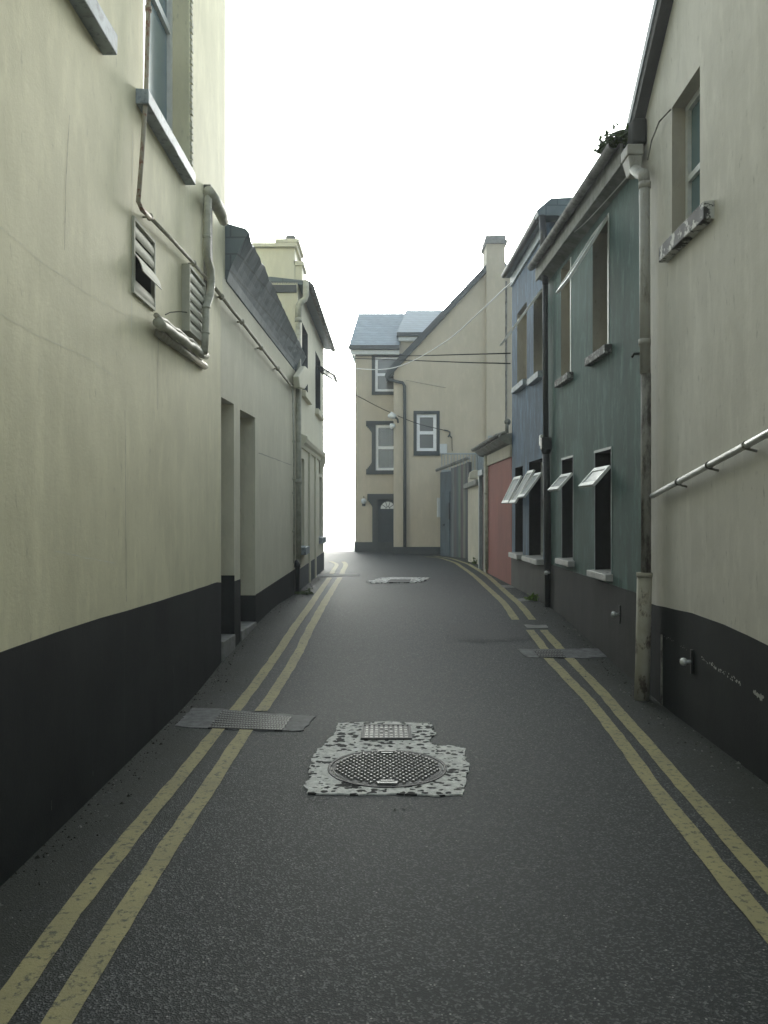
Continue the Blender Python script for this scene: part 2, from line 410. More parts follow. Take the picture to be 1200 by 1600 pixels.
# main manhole: cement surround, round cover, square stopcock cover
c0=gp(605,1202); R0=.335
sur=thing('manhole','round cast iron manhole with diamond treads in pitted pale cement in the road middle','manhole',(c0.x,c0.y,0))
mb=poly_ground([(528,1131),(600,1129),(671,1131),(681,1146),(669,1161),(700,1166),(728,1171),(732,1203),(724,1244),(600,1243),(479,1241),(482,1207),(490,1180),(510,1160),(522,1150)],.008,.012,.026)
mkobj('cement_surround',mb,M['cement'],sur)
mb=MB()
for (px_,py_,n_,sx_,sy_) in ((490,1250,16,22,4),(470,1190,10,10,14),(745,1195,16,10,18),(690,1142,10,14,5),(640,1262,8,40,5),(520,1140,6,14,6)):
    for _ in range(n_):
        q_=gp(px_+random.gauss(0,sx_*.6),py_+random.gauss(0,sy_*.6),0); r=random.uniform(.004,.014); a_=random.uniform(0,3.1); e_=random.uniform(.25,.8)
        mb.add([(q_.x+r*(math.cos(t)*math.cos(a_)-e_*math.sin(t)*math.sin(a_))*random.uniform(.7,1.2),q_.y+r*(math.cos(t)*math.sin(a_)+e_*math.sin(t)*math.cos(a_))*random.uniform(.7,1.2),.0055) for t in [k*.9 for k in range(7)]],[tuple(range(7))])
mkobj('cement_spatter',mb,M['cement2'],sur)['kind']='stuff'
mb=MB()
def ring(mb,c,r0,r1,z0,z1,n=64):
    for i in range(n):
        a,b_=2*math.pi*i/n,2*math.pi*(i+1)/n
        p=lambda r,t,z:(c[0]+r*math.cos(t),c[1]+r*math.sin(t),z)
        mb.quad(p(r0,a,z1),p(r1,a,z1),p(r1,b_,z1),p(r0,b_,z1)); mb.quad(p(r1,a,z0),p(r1,b_,z0),p(r1,b_,z1),p(r1,a,z1)); mb.quad(p(r0,b_,z0),p(r0,a,z0),p(r0,a,z1),p(r0,b_,z1))
def disc(mb,c,r,z,n=64):
    mb.add([(c[0]+r*math.cos(2*math.pi*i/n),c[1]+r*math.sin(2*math.pi*i/n),z) for i in range(n)],[tuple(range(n))])
ring(mb,c0,R0-.006,R0+.012,.0,.0135); mkobj('rim',mb,M['iron_d'],sur)
mb=MB(); disc(mb,c0,R0-.014,.0125); lid=mkobj('cover',mb,M['iron_d'],sur)
mb=MB(); st=.036
for i in range(-14,15):
    for j in range(-14,15):
        x=c0.x+i*st+(j%2)*st/2; y=c0.y+j*st*.86
        if (x-c0.x)**2+(y-c0.y)**2<(R0-.03)**2 and not(abs(x-c0.x)<.045 and abs(abs(y-c0.y)-.27)<.03):
            s_=.0165; mb.add([(x-s_*.9,y-s_*.35,.0128),(x+s_*.2,y-s_,.0128),(x+s_*.8,y+s_*.35,.0128),(x-s_*.2,y+s_,.0128),(x-s_*.5,y-s_*.2,.021),(x+s_*.1,y-s_*.6,.021),(x+s_*.5,y+s_*.2,.021),(x-s_*.1,y+s_*.6,.021)],[(7,6,5,4),(0,1,5,4),(1,2,6,5),(2,3,7,6),(3,0,4,7)])
mkobj('tread',mb,M['iron'],lid)
for sgn in (-1,1):
    mb=MB(); mb.box(c0.x-.055,c0.x+.055,c0.y+sgn*.30-.012,c0.y+sgn*.30+.012,.012,.0235); mb.box(c0.x-.035,c0.x+.035,c0.y+sgn*.262-.010,c0.y+sgn*.262+.010,.012,.0225); mkobj('keyhole',mb,M['iron'],lid)
a=gp(567,1157); b2=gp(638,1137)
sq=thing('stopcock_cover','small rectangular iron cover with square studs set in cement behind the round manhole','access cover',((a.x+b2.x)/2,(a.y+b2.y)/2,.0))
mb=MB(); mb.box(a.x,b2.x,a.y,b2.y,.002,.0135); mkobj('plate',mb,M['iron_d'],sq)
mb=MB()
for x0,x1,y0,y1 in ((a.x-.015,b2.x+.015,a.y-.015,a.y),(a.x-.015,b2.x+.015,b2.y,b2.y+.015),(a.x-.015,a.x,a.y,b2.y),(b2.x,b2.x+.015,a.y,b2.y)): mb.box(x0,x1,y0,y1,.002,.020)
mkobj('rim',mb,M['iron_d'],sq)
mb=MB()
for i in range(9):
    for j in range(7):
        if 3<=i<=5 and 2<=j<=4 and (i+j)%2: continue
        x=a.x+.022+i*(b2.x-a.x-.044)/8; y=a.y+.025+j*(b2.y-a.y-.05)/6
        mb.box(x-.0095,x+.0095,y-.013,y+.013,.0135,.0185)
mkobj('stud',mb,M['iron'],sq)

def cover(name,label,cat,conc,plate,n=(10,5),gap_extra=None,conc_mat='concrete'):
    cc=gp(sum(p[0] for p in conc)/len(conc),sum(p[1] for p in conc)/len(conc))
    t=thing(name,label,cat,tuple(cc),'iron covers let into the lane')
    mkobj('concrete_collar',poly_ground(conc,.006,.010,.02),M[conc_mat],t)
    if plate:
        P=[gp(*p,.009) for p in plate]; mb=MB(); mb.prism(P,(0,0,-.012)); pl=mkobj('plate',mb,M['iron_d'],t)
        mb=MB()
        for i in range(n[0]):
            for j in range(n[1]):
                u=(i+.5+(.25 if j%2 else -.25)*.6)/n[0]; v=(j+.5)/n[1]
                q=P[0].lerp(P[1],u).lerp(P[3].lerp(P[2],u),v); dx=(P[1]-P[0]).length/n[0]*.33; dy=(P[3]-P[0]).length/n[1]*.3
                mb.box(q.x-dx,q.x+dx,q.y-dy,q.y+dy,q.z-.001,q.z+.0035)
        mkobj('tread',mb,M['iron'],pl)
    return t
cover('utility_cover','wide grey utility cover with treaded plate crossing the left yellow lines','access cover',
  [(273,1135),(300,1107),(345,1108),(400,1114),(494,1120),(482,1134),(470,1143),(400,1142),(300,1138)],[(325,1137),(441,1141),(456,1120),(348,1109.5)],(26,8),None,'cement2')
cover('utility_cover','pale utility cover crossing the right yellow lines before the drainpipe','access cover',
  [(808,1015),(935,1014),(953,1027),(920,1029),(825,1028)],[(842,1026.5),(885,1027.5),(876,1015.5),(834,1015.5)],(10,5),None,'cement2')
cover('utility_cover','thin grey cover strip at the break in the right yellow lines','access cover',[(818,977),(853,977),(857,982),(824,982)],None)
cover('utility_cover','narrow pale cover beside the weed at the foot of the blue house','access cover',[(806,936),(829,934.5),(833,939),(812,940.5)],None)
cover('utility_cover','narrow pale cover at the foot of the blue house near the red wall','access cover',[(782,915),(806,915),(808,918.5),(786,918.5)],None)
cover('utility_cover','long thin pale cover crossing the far end of the left yellow lines','access cover',[(484,898),(558,896.5),(562,900),(490,901.5)],None)
cf=gp(622,907)
t=thing('manhole','distant manhole with flat iron cover in ragged pale cement far down the lane','manhole',tuple(cf))
mkobj('cement_surround',poly_ground([(574,909),(590,904),(612,902.5),(672,903),(660,908),(648,911),(580,911.5)],.010,.01,.1),M['cement'],t)
mb=MB(); mb.prism([gp(*p,.018) for p in ((604,909.5),(640,909.5),(642,905),(610,905))],(0,0,-.012)); mkobj('cover',mb,M['iron_d'],t)
def crack(pts,w=.006):
    mb=MB(); P=[gp(*p,.002) for p in pts]; out=[]
    for a_,b_ in zip(P,P[1:]):
        for i in range(12): q_=a_.lerp(b_,i/12); out.append(Vector((q_.x+mnoise.noise(q_*11)*.03,q_.y+mnoise.noise(q_*11+Vector((3,3,3)))*.03,q_.z)))
    for a_,b_ in zip(out,out[1:]):
        d_=(b_-a_).normalized(); n_=Vector((-d_.y,d_.x,0))*w*random.uniform(.15,.6); mb.quad(a_-n_,a_+n_,b_+n_,b_-n_)
    return mb
M['tar']=simple('tar_seam',(.006,.006,.006),.7,.2,bs=0)
struct('road_crack',crack([(700,1002),(760,1003),(800,1001),(842,998)],.03),M['tar'])
struct('road_crack',crack([(699,974),(704,986),(698,1001)],.02),M['tar'])
# cement dribbles and grit
def scatter(name,label,n,fn,mat,cat,s0,s1):
    mb=MB()
    for _ in range(n):
        x,y=fn(); z=g(y); r=random.uniform(s0,s1)*(1 if random.random()<.9 else 2)
        a=random.uniform(0,3.14); vs=[]
        for k in range(5):
            th=a+k*2*math.pi/5; q=r*random.uniform(.6,1.2); vs.append((x+q*math.cos(th),y+q*math.sin(th)*.8,z+.001))
        vs.append((x,y,z+r*.9)); mb.add(vs,[(k,(k+1)%5,5) for k in range(5)])
    o=mkobj(name,mb,mat); tag(o,label,cat,kind='stuff'); return o
def lx(y): return -1.54 if y<8 else -1.52+(y-8)*.05
def left_f(): 
    y=random.uniform(2,17); return (max(-1.53,lx(y)+.01)+abs(random.gauss(0,.16)),y)
def right_f():
    y=random.uniform(3,16); return (2.12-abs(random.gauss(0,.17)),y)
scatter('gravel','dark debris and dirt piled along the foot of the left walls',1000,lambda:(max(-1.53,lx(yy)+.01)+abs(random.gauss(0,.09)),yy) if [yy:=random.uniform(2,17)] else 0,M['debris'],'gravel',.003,.008)
scatter('gravel','dark debris and dirt piled along the foot of the right walls',2000,lambda:(2.12-abs(random.gauss(0,.10)),random.uniform(3,16)),M['debris'],'gravel',.002,.006)
scatter('gravel','loose pale grit along the foot of the left walls',330,left_f,M['stone'],'gravel',.003,.008)
scatter('gravel','loose pale grit and chippings along the foot of the right walls',380,right_f,M['stone'],'gravel',.003,.009)
scatter('gravel','pale chippings scattered over the middle of the road',260,lambda:(random.uniform(-1.2,1.9),random.uniform(2.2,16)),M['stone'],'gravel',.002,.005)

# ---------------------------------------------------------------- wall helpers
def wall_holes(mb, fr, s0,s1,z0,z1, holes, rev=None, depth=.15):
    ss=sorted(set([s0,s1]+[h[0] for h in holes]+[h[1] for h in holes])); zs=sorted(set([z0,z1]+[h[2] for h in holes]+[h[3] for h in holes]))
    for a,b_ in zip(ss,ss[1:]):
        for c_,d_ in zip(zs,zs[1:]):
            ms,mz=(a+b_)/2,(c_+d_)/2
            if any(h[0]<ms<h[1] and h[2]<mz<h[3] for h in holes): continue
            mb.quad(fr.pt(a,c_),fr.pt(b_,c_),fr.pt(b_,d_),fr.pt(a,d_))
    for i,h in enumerate(holes):
        r=(rev[i] if isinstance(rev,list) else rev) or mb; dp=h[4] if len(h)>4 else depth
        a,b_,c_,d_=h[:4]
        for p,q in (((a,c_),(b_,c_)),((b_,c_),(b_,d_)),((b_,d_),(a,d_)),((a,d_),(a,c_))):
            r.quad(fr.pt(p[0],p[1],0),fr.pt(q[0],q[1],0),fr.pt(q[0],q[1],-dp),fr.pt(p[0],p[1],-dp))
def shell(mb, fr, s0,s1,z0,z1, depth):
    """ends, back and top of a building behind its front wall"""
    P=lambda s,z,d: fr.pt(s,z,d)
    for s in (s0,s1): mb.quad(P(s,z0,0),P(s,z1,0),P(s,z1,-depth),P(s,z0,-depth))
    mb.quad(P(s0,z0,-depth),P(s0,z1,-depth),P(s1,z1,-depth),P(s1,z0,-depth)); mb.quad(P(s0,z1,0),P(s1,z1,0),P(s1,z1,-depth),P(s0,z1,-depth))
def window(parent, fr, s0,s1,z0,z1, inset, fmat, gmat, fw=.05, bars=(), vbars=(), name='window', label=None):
    mb=MB(); d0,d1=-inset-.05,-inset
    mb.fbox(fr,s0,s0+fw,z0,z1,d0,d1); mb.fbox(fr,s1-fw,s1,z0,z1,d0,d1)
    mb.fbox(fr,s0+fw,s1-fw,z0,z0+fw,d0,d1); mb.fbox(fr,s0+fw,s1-fw,z1-fw,z1,d0,d1)
    for f in bars: z=z0+(z1-z0)*f; mb.fbox(fr,s0+fw,s1-fw,z-fw*.5,z+fw*.5,d0,d1-.003)
    for f in vbars: s=s0+(s1-s0)*f; mb.fbox(fr,s-fw*.4,s+fw*.4,z0+fw,z1-fw,d0,d1-.006)
    w=mkobj(name,mb,fmat,parent)
    if label: w['label']=label
    mb=MB(); mb.fbox(fr,s0+.01,s1-.01,z0+.01,z1-.01,d0+.01,d0+.02); mkobj('pane',mb,gmat,w)
    return w
def sill(parent,fr,s0,s1,z0,z1,proj,mat,back=-.1):
    mb=MB(); a=[fr.pt(s0,z0,back),fr.pt(s1,z0,back),fr.pt(s1,z0,proj),fr.pt(s0,z0,proj)]; t=[fr.pt(s0,z1+.012,back),fr.pt(s1,z1+.012,back),fr.pt(s1,z1,proj),fr.pt(s0,z1,proj)]
    # subdivide along length for worn edge
    n=10; mb=MB(); rows=[]
    for i in range(n+1):
        s=s0+(s1-s0)*i/n; j=lambda k:.004*mnoise.noise(Vector((s*9,k,z0)))
        rows.append([fr.pt(s,z0+j(1),back),fr.pt(s,z0+j(2),proj+j(3)),fr.pt(s,z1+j(4),proj+j(5)),fr.pt(s,z1+.012,back)])
    b0=len(mb.v)
    for r in rows: mb.v+= [tuple(v) for v in r]
    for i in range(n):
        for k in range(4):
            k2=(k+1)%4; mb.f.append((i*4+k,i*4+k2,(i+1)*4+k2,(i+1)*4+k))
    mb.f.append((0,1,2,3)); mb.f.append((n*4+3,n*4+2,n*4+1,n*4))
    return mkobj('sill',mb,mat,parent,bevel=.006)
def leaf(parent, fr, s0,s1, zh, dh, dt, zt, mat='white', th=.028, fw=.045):
    """top hung sash pushed out at its bottom edge"""
    P=lambda s,t,o: fr.pt(s, zh+(zt-zh)*t, dh+(dt-dh)*t)+ nrm*o
    v=(fr.n*(dt-dh)+Vector((0,0,zt-zh))); L=v.length; nrm=(fr.u.cross(v)).normalized()
    if nrm.dot(fr.n)<0: nrm=-nrm
    def bar(mb,a,b_,t0,t1,o0=0,o1=th): mb.hexa([P(a,t0,o0),P(b_,t0,o0),P(b_,t1,o0),P(a,t1,o0),P(a,t0,o1),P(b_,t0,o1),P(b_,t1,o1),P(a,t1,o1)])
    tw=fw/L; mb=MB(); bar(mb,s0,s0+fw*.8,0,1); bar(mb,s1-fw*.8,s1,0,1); bar(mb,s0+fw*.8,s1-fw*.8,0,tw); bar(mb,s0+fw*.8,s1-fw*.8,1-tw,1)
    o=mkobj('opening_sash',mb,M[mat],parent)
    mb=MB(); bar(mb,s0+.01,s1-.01,.01,.99,th*.4,th*.6); mkobj('pane',mb,M['glass_leaf'],o)
    # stay arm
    return o
def plinth(parent, fr, tops, mat, proud=.006, z0=-.4, skip=()):
    """tops: list of (s,z)"""
    mb=MB(); top=[]
    for (a,za),(b_,zb) in zip(tops,tops[1:]):
        n=max(1,int((b_-a)/.12))
        for i in range(n): t=i/n; s=a+(b_-a)*t; top.append((s,za+(zb-za)*t+mnoise.noise(Vector((s*2.3,za,4)))*.004))
    top.append(tops[-1])
    for (a,za),(b_,zb) in zip(top,top[1:]):
        if any(k0-1e-4<=a and b_<=k1+1e-4 for k0,k1 in skip): continue
        mb.quad(fr.pt(a,z0,proud),fr.pt(b_,z0,proud),fr.pt(b_,zb,proud),fr.pt(a,za,proud)); mb.quad(fr.pt(a,za,proud),fr.pt(b_,zb,proud),fr.pt(b_,zb,-.01),fr.pt(a,za,-.01))
    e=[top[0],top[-1]]+[x for k in skip for x in ((k[0],top[0][1]),(k[1],top[-1][1]))]
    for s,z in e: mb.quad(fr.pt(s,z0,proud),fr.pt(s,z,proud),fr.pt(s,z,-.01),fr.pt(s,z0,-.01))
    return mkobj('plinth',mb,mat,parent)
def coll(mb, p, r, h=.04, ax=(0,0,1)):
    ax=Vector(ax).normalized(); mb.tube([Vector(p)-ax*h/2,Vector(p)+ax*h/2],r,12)

# ================================================================ LEFT MAIN BUILDING
LM=Frame(-1.54,-5,-1.54,8,1)      # s = Y+5
S=lambda Y:Y+5
bl=thing('cream_building','tall cream rendered building with black base, nearest on the left','building',(-1.54,0,0))
mb=MB(); rv=MB()
h1=(S(3.0),S(4.40),4.12,6.0,.17); h2=(S(5.24),S(6.47),4.12,6.4,.16)
v1=(S(5.0),S(5.47),2.84,3.31,.12)
ZT=8.2
wall_holes(mb,LM,0,S(7.95),3.55,ZT,[h1,h2],None)
wall_holes(mb,LM,0,S(7.72),-.4,3.55,[v1],rv)
shell(mb,LM,0,S(7.95),3.55,ZT,7); shell(mb,LM,0,S(7.72),-.4,3.55,7)
mkobj('wall',mb,M['cream_l'],bl); mkobj('vent_recess',rv,M['dark'],bl)
mb=MB(); mb.fbox(LM,-.2,S(8.1),ZT,ZT+.12,-7.2,.12); mkobj('parapet_coping',mb,M['concrete'],bl)
pts=[LM.px(x,y,.006) for x,y in ((0,1020),(90,988),(160,965),(197,955),(260,936),(340,910))]
pts=[(0,.92),(S(2.0),.93)]+pts+[(S(7.72),.835)]
plinth(bl,LM,pts,M['plinth'])
# windows
w=window(bl,LM,h2[0],h2[1],h2[2]+.02,h2[3],.13,M['white'],M['glass_teal'],.06,bars=(.5,))
w2=window(bl,LM,h1[0],h1[1],h1[2]+.02,h1[3],.13,M['white'],M['glass_teal'],.06,bars=(.5,))
sill(w,LM,S(5.08)-.0,S(6.36),4.035,4.125,.08,M['sill_blue'],-.13)
sill(w2,LM,S(2.9),S(4.49),4.0,4.11,.08,M['sill_blue'],-.13)
# beaded strip down the far jamb of the window
mb=MB()
z=4.16
while z<6.3:
    mb.fbox(LM,S(6.50),S(6.545),z,z+.035,0,.012+random.uniform(0,.006)); z+=.05
mkobj('beaded_trim',mb,M['louvre'],w)
# closed louvre vent with a missing slat
def louvre(parent,fr,s0,s1,z0,z1,d,n,missing,label,box=0):
    mb=MB(); fw=.022
    mb.fbox(fr,s0,s0+fw,z0,z1,-.01,d+.012); mb.fbox(fr,s1-fw,s1,z0,z1,-.01,d+.012); mb.fbox(fr,s0+fw,s1-fw,z0,z0+fw,-.01,d+.012); mb.fbox(fr,s0+fw,s1-fw,z1-fw,z1,-.01,d+.012)
    if box: mb.fbox(fr,s0+.001,s1-.001,z0+.001,z1-.001,-.01,d-.03)
    o=mkobj('louvre_vent',mb,M['louvre'],parent); o['label']=label
    for i in range(n):
        a=z0+fw+(z1-z0-2*fw)*i/n; b_=z0+fw+(z1-z0-2*fw)*(i+1)/n; h=b_-a
        if i in missing: 
            continue
        mb=MB(); st=(.055 if (i-1) in missing else 0); dr=-.05 if st else 0
        k=6; prof=[]
        for q in range(k+1):
            t=q/k; prof.append((a-.004+h*t+(dr*(1-t)), d-.012+.022*math.sin(math.pi*min(1,(1-t)*.75))+st*(1-t)))
        for (za,da),(zb,db) in zip(prof,prof[1:]):
            mb.quad(fr.pt(s0+fw,za,da),fr.pt(s1-fw,za,da),fr.pt(s1-fw,zb,db),fr.pt(s0+fw,zb,db))
            mb.quad(fr.pt(s0+fw,za,da-.006),fr.pt(s1-fw,za,da-.006),fr.pt(s1-fw,zb,db-.006),fr.pt(s0+fw,zb,db-.006))
        za,da=prof[0]; mb.quad(fr.pt(s0+fw,za,da),fr.pt(s1-fw,za,da),fr.pt(s1-fw,za,da-.006),fr.pt(s0+fw,za,da-.006))
        mkobj('slat',mb,M['louvre'],o,smooth=False)
    return o
louvre(bl,LM,v1[0],v1[1],v1[2],v1[3],.004,5,(1,),'louvre vent with one slat hanging open')
mb=MB(); mb.fbox(LM,v1[0],v1[1],v1[2],v1[3],-.13,-.12); mkobj('vent_back',mb,M['dark'],bl)  # dark sheet stands in for the shade behind the slats
s0,z0=LM.px(294,517,.05); s1,z1=LM.px(319,440,.05)
louvre(bl,LM,s0,s1,2.88,3.39,.05,6,(),'closed louvre vent',1)
# render cracks / joints (thin raised filler seams)
def seam(parent,fr,pts,w=.003,name='crack',mat='crack',jit=.006):
    mb=MB(); P=[]
    for (a,b_) in zip(pts,pts[1:]):
        for i in range(14): t=i/14; P.append((a[0]+(b_[0]-a[0])*t,a[1]+(b_[1]-a[1])*t))
    P.append(pts[-1]); Q=[]
    for i,(x,y) in enumerate(P):
        s,z=fr.px(x,y); Q.append((s+mnoise.noise(Vector((s*9,z*9,1)))*jit,z+mnoise.noise(Vector((s*9,z*9,7)))*jit))
    for (sa,za),(sb,zb) in zip(Q,Q[1:]):
        ww=w*random.uniform(.4,1.2); dx,dz=sb-sa,zb-za; l=math.hypot(dx,dz) or 1; nx,nz=-dz/l*ww/2,dx/l*ww/2
        mb.quad(fr.pt(sa-nx,za-nz,.0015),fr.pt(sa+nx,za+nz,.0015),fr.pt(sb+nx,zb+nz,.0015),fr.pt(sb-nx,zb-nz,.0015))
    return mkobj(name,mb,M[mat],parent)
M['crack']=simple('dark_crack_filler',(.27,.26,.20),.9,.3)  # darker filler colour for wall cracks and joints
M['crackl']=simple('pale_crack_filler',(.66,.66,.55),.9,.2)
seam(bl,LM,[(0,355),(60,405),(130,455),(205,498)],.0025,mat='crackl')
seam(bl,LM,[(0,490),(60,525),(130,555),(180,590)],.0025,mat='crackl')
seam(bl,LM,[(197,940),(196,800),(195,640)],.005)
seam(bl,LM,[(205,520),(206,340),(207,210)],.008,mat='crackl',jit=.002)
seam(bl,LM,[(108,180),(103,270),(100,390)],.005)
seam(bl,LM,[(85,860),(140,873),(180,880)],.004,mat='crackl')
seam(bl,LM,[(247,520),(246,640)],.006)
M['scuff']=simple('pale_scuff',(.12,.12,.11),.8,.3)
class _O: pass
PF=Frame(-1.54+.0065,-5,-1.54+.0065,8,1)
seam(bl,PF,[(195,958),(194,1200)],.006,name='joint',mat='tar',jit=.003)
for a_,b_ in (((145,1203),(145,1212)),((80,1250),(80,1266)),((270,1040),(271,1052))): seam(bl,PF,[a_,b_],.004,name='scuff',mat='scuff')
# rusty pipe going down and then along the wall
pp=thing('rusty_pipe','thin rusty pipe running down beside the upper left window then along the wall','pipe',(-1.5,5.2,3.4))
path=[LM.p(233,-60,.05),LM.p(232,0,.05),LM.p(228,150,.05),LM.p(222,240,.05),LM.p(216,315,.05),LM.p(222,328,.05),LM.p(235,340,.05)]
mb=MB(); mb.tube(path,.0145,10); coll(mb,LM.p(232,14,.05),.021,.03)
mkobj('vertical_run',mb,M['rust'],pp,smooth=True)
path=[LM.p(235,340,.045),LM.p(270,376,.045),LM.p(303,412,.045),LM.p(334,449,.045)]
mb=MB(); mb.tube(path,.013,10)
mkobj('sloping_run',mb,M['pipe_dirty'],pp,smooth=True)
for x,y in ((234,339),(303,412)):
    mb=MB(); p=LM.p(x,y,.045); coll(mb,p,.022,.025,(0,1,-.4)); mb.tube([p,p+Vector((-.05,0,0))],.008,8); mkobj('pipe_clip',mb,M['pipe_dirty'],pp,smooth=True)
# fat lagged pipe
lp=thing('lagged_pipe','fat cream lagged pipe bending up the wall around the closed louvre vent','pipe',(-1.45,6.5,2.7))
path=[LM.p(336,326,.07),LM.p(330,303,.09),LM.p(325,310,.09),LM.p(324,340,.09),LM.p(323,370,.09),LM.p(323,400,.09),LM.p(329,420,.09),LM.p(330,440,.09),LM.p(328,462,.09),LM.p(322,480,.09),LM.p(321,520,.09),LM.p(319,552,.09)]
mb=MB(); mb.tube(path,[.027,.030,.031,.031,.029,.029,.031,.033,.033,.029,.029,.029],12)
for i in (4,7,9,10): coll(mb,path[i],.034,.018)
mkobj('riser',mb,M['pipe_cream'],lp,smooth=True)
path=[LM.p(246,503,.06)]
for i in range(1,12):
    t=i/11; path.append(LM.p(246+(321-246)*t,503+(557-503)*t+1.6*math.sin(i*2.1),.06+.006*math.sin(i*1.7)))
mb=MB(); mb.tube(path,[.033+.004*math.sin(i*2.3) for i in range(12)],12); mkobj('bottom_run',mb,M['pipe_cream'],lp,smooth=True)
mb=MB(); mb.tube([p+Vector((-.01,0,.045)) for p in path],.018,8); mkobj('thin_pipe',mb,M['pipe_dirty'],lp,smooth=True)
mb=MB(); a=LM.p(250,512,.0); mb.tube([LM.p(246,508,.02)+Vector((0,0,-.05)),LM.p(320,563,.02)+Vector((0,0,-.05))],.03,8); mkobj('lagging_strip',mb,M['pipe_dirty'],lp,smooth=True)
# hood bracket above riser
hb=thing('pipe_hood','cream boxed bracket capping the top of the lagged pipe at the wall corner','pipe cover',(-1.5,7.0,3.5))
mb=MB(); a,z1=LM.px(318,288,0); b_,z2=LM.px(320,430,0); mb.fbox(LM,a,a+.08,3.35,z1,.0,.06); mkobj('upright_board',mb,M['pipe_grey'],hb)
mb=MB(); p=[LM.p(326,300,.10),LM.p(336,315,.10),LM.p(345,332,.10),LM.p(350,346,.10)]
mb.tube(p,[.05,.055,.055,.045],10); mkobj('cowl',mb,M['pipe_cream'],hb,smooth=True)
o=MB(); o.tube([LM.p(258,492,.02),LM.p(266,488,.04),LM.p(280,487,.04),LM.p(292,488,.04)],.003,6); o=mkobj('cable',o,M['cable_d'],smooth=True); tag(o,'short thin wire looping to the closed louvre vent','cable')

# ================================================================ LEFT LOW BUILDING
LL=Frame(-1.545,7.72,-1.297,12.3,1)
lw=thing('low_building','low cream building with two deep doorways and overhanging slate eaves','building',(-1.45,10,0))
sA,_=LL.px(345.5,700); sB,_=LL.px(365.5,700); sC,_=LL.px(375,700); sD,_=LL.px(398.7,700); sE=(Vector((-1.297,12.3,0))-LL.o).length
sA=max(sA,.02)
mb=MB(); rv=MB()
dr=[(sA,sB,-.4,2.59,.45),(sC,sD,-.4,2.57,.45)]
wall_holes(mb,LL,0,sE,-.4,3.75,dr); shell(mb,LL,0,sE,-.4,3.75,5)
mkobj('wall',mb,M['cream_low'],lw)
# plinth on the piers and in the jambs
mb=MB()
zt=[.86,.82]
def pl(a,b_,z):
    m_=MB(); m_.fbox(LL,a,b_,-.4,z,-.02,.007); mkobj('plinth',m_,M['plinth'],lw)

pl(sB+.0,sC,.80)
for i in range(20):
    a=sD+(sE-sD)*i/20; b_=sD+(sE-sD)*(i+1)/20; za=.56-.0*i
    pz=lambda s:.56+.11*(s-sD)/(sE-sD)
    mb.quad(LL.pt(a,-.4,.007),LL.pt(b_,-.4,.007),LL.pt(b_,pz(b_),.007),LL.pt(a,pz(a),.007)); mb.quad(LL.pt(a,pz(a),.007),LL.pt(b_,pz(b_),.007),LL.pt(b_,pz(b_),0),LL.pt(a,pz(a),0))
mkobj('plinth',mb,M['plinth'],lw)
mb=MB(); mb.hexa([LL.pt(a,z,d) for z in (-.3,.86) for a,d in ((sB-.006,-.44),(sB+.001,-.44),(sB+.001,.0068),(sB-.006,.0068))])
mkobj('jamb_plinth',mb,M['plinth'],lw); mb=MB(); mb.hexa([LL.pt(a,z,d) for z in (-.3,.555) for a,d in ((sD-.006,-.44),(sD+.001,-.44),(sD+.001,.0068),(sD-.006,.0068))])
mkobj('jamb_plinth',mb,M['plinth'],lw)
for a,b_,zz in ((sA,sB,.27),(sC,sD,.26)):
    mb=MB(); mb.fbox(LL,a+.01,b_-.008,-.3,zz,-.43,.02); s_=mkobj('doorstep',mb,M['concrete'],lw,bevel=.01)
    mb=MB(); mb.fbox(LL,a,b_,.2,2.58,-.44,-.40); mkobj('door',mb,M['dark_teal'],lw)
# coved slate eaves and roof
nS,nV=46,6; mb=MB(); rows=[]
for i in range(nS+1):
    t=i/nS; s=(.22)+(sE+.05-.22)*t; rowv=[]
    zi=3.74+(3.57-3.74)*t; dl=.215+(.115-.215)*t; zl=4.18+(3.83-4.18)*t
    jag=.018*mnoise.noise(Vector((s*14,2,1)))+(.03*mnoise.noise(Vector((s*4,5,1))))
    if i<4: zl+= (.03,-.02,-.04,0)[i]
    for j in range(nV+1):
        v=j/nV; d=dl*(v**1.25); z=zi+(zl-zi)*(v**.9)+jag*v; d+=.006*mnoise.noise(Vector((s*18,v*7,3)))
        rowv.append(LL.pt(s,z,d+.012))
    rowv.append(LL.pt(s,zl+jag+.035,dl-.02)); rowv.append(LL.pt(s,zl+.035+.22,-.55)); rowv.append(LL.pt(s,zl+1.0,-2.6)); rowv.append(LL.pt(s,3.4,-4.9)); rowv.append(LL.pt(s,zi-.04,-.05))
    rows.append(rowv)
n=len(rows[0])
for r in rows: mb.v+=[tuple(v) for v in r]
for i in range(nS):
    for k in range(n): k2=(k+1)%n; mb.f.append((i*n+k,i*n+k2,(i+1)*n+k2,(i+1)*n+k))
mb.f.append(tuple(range(n))); mb.f.append(tuple(nS*n+k for k in range(n))[::-1])
mkobj('roof',mb,M['slate_d'],lw)
# corner bracket under the eaves
mb=MB(); c_=[LL.p(x,y,.06) for x,y in ((468,572),(476,580),(474,598),(467,608),(459,606),(457,588))]
mb.prism(c_,LL.n*.09); mkobj('kneeler',mb,M['cream_f'],lw,bevel=.015)
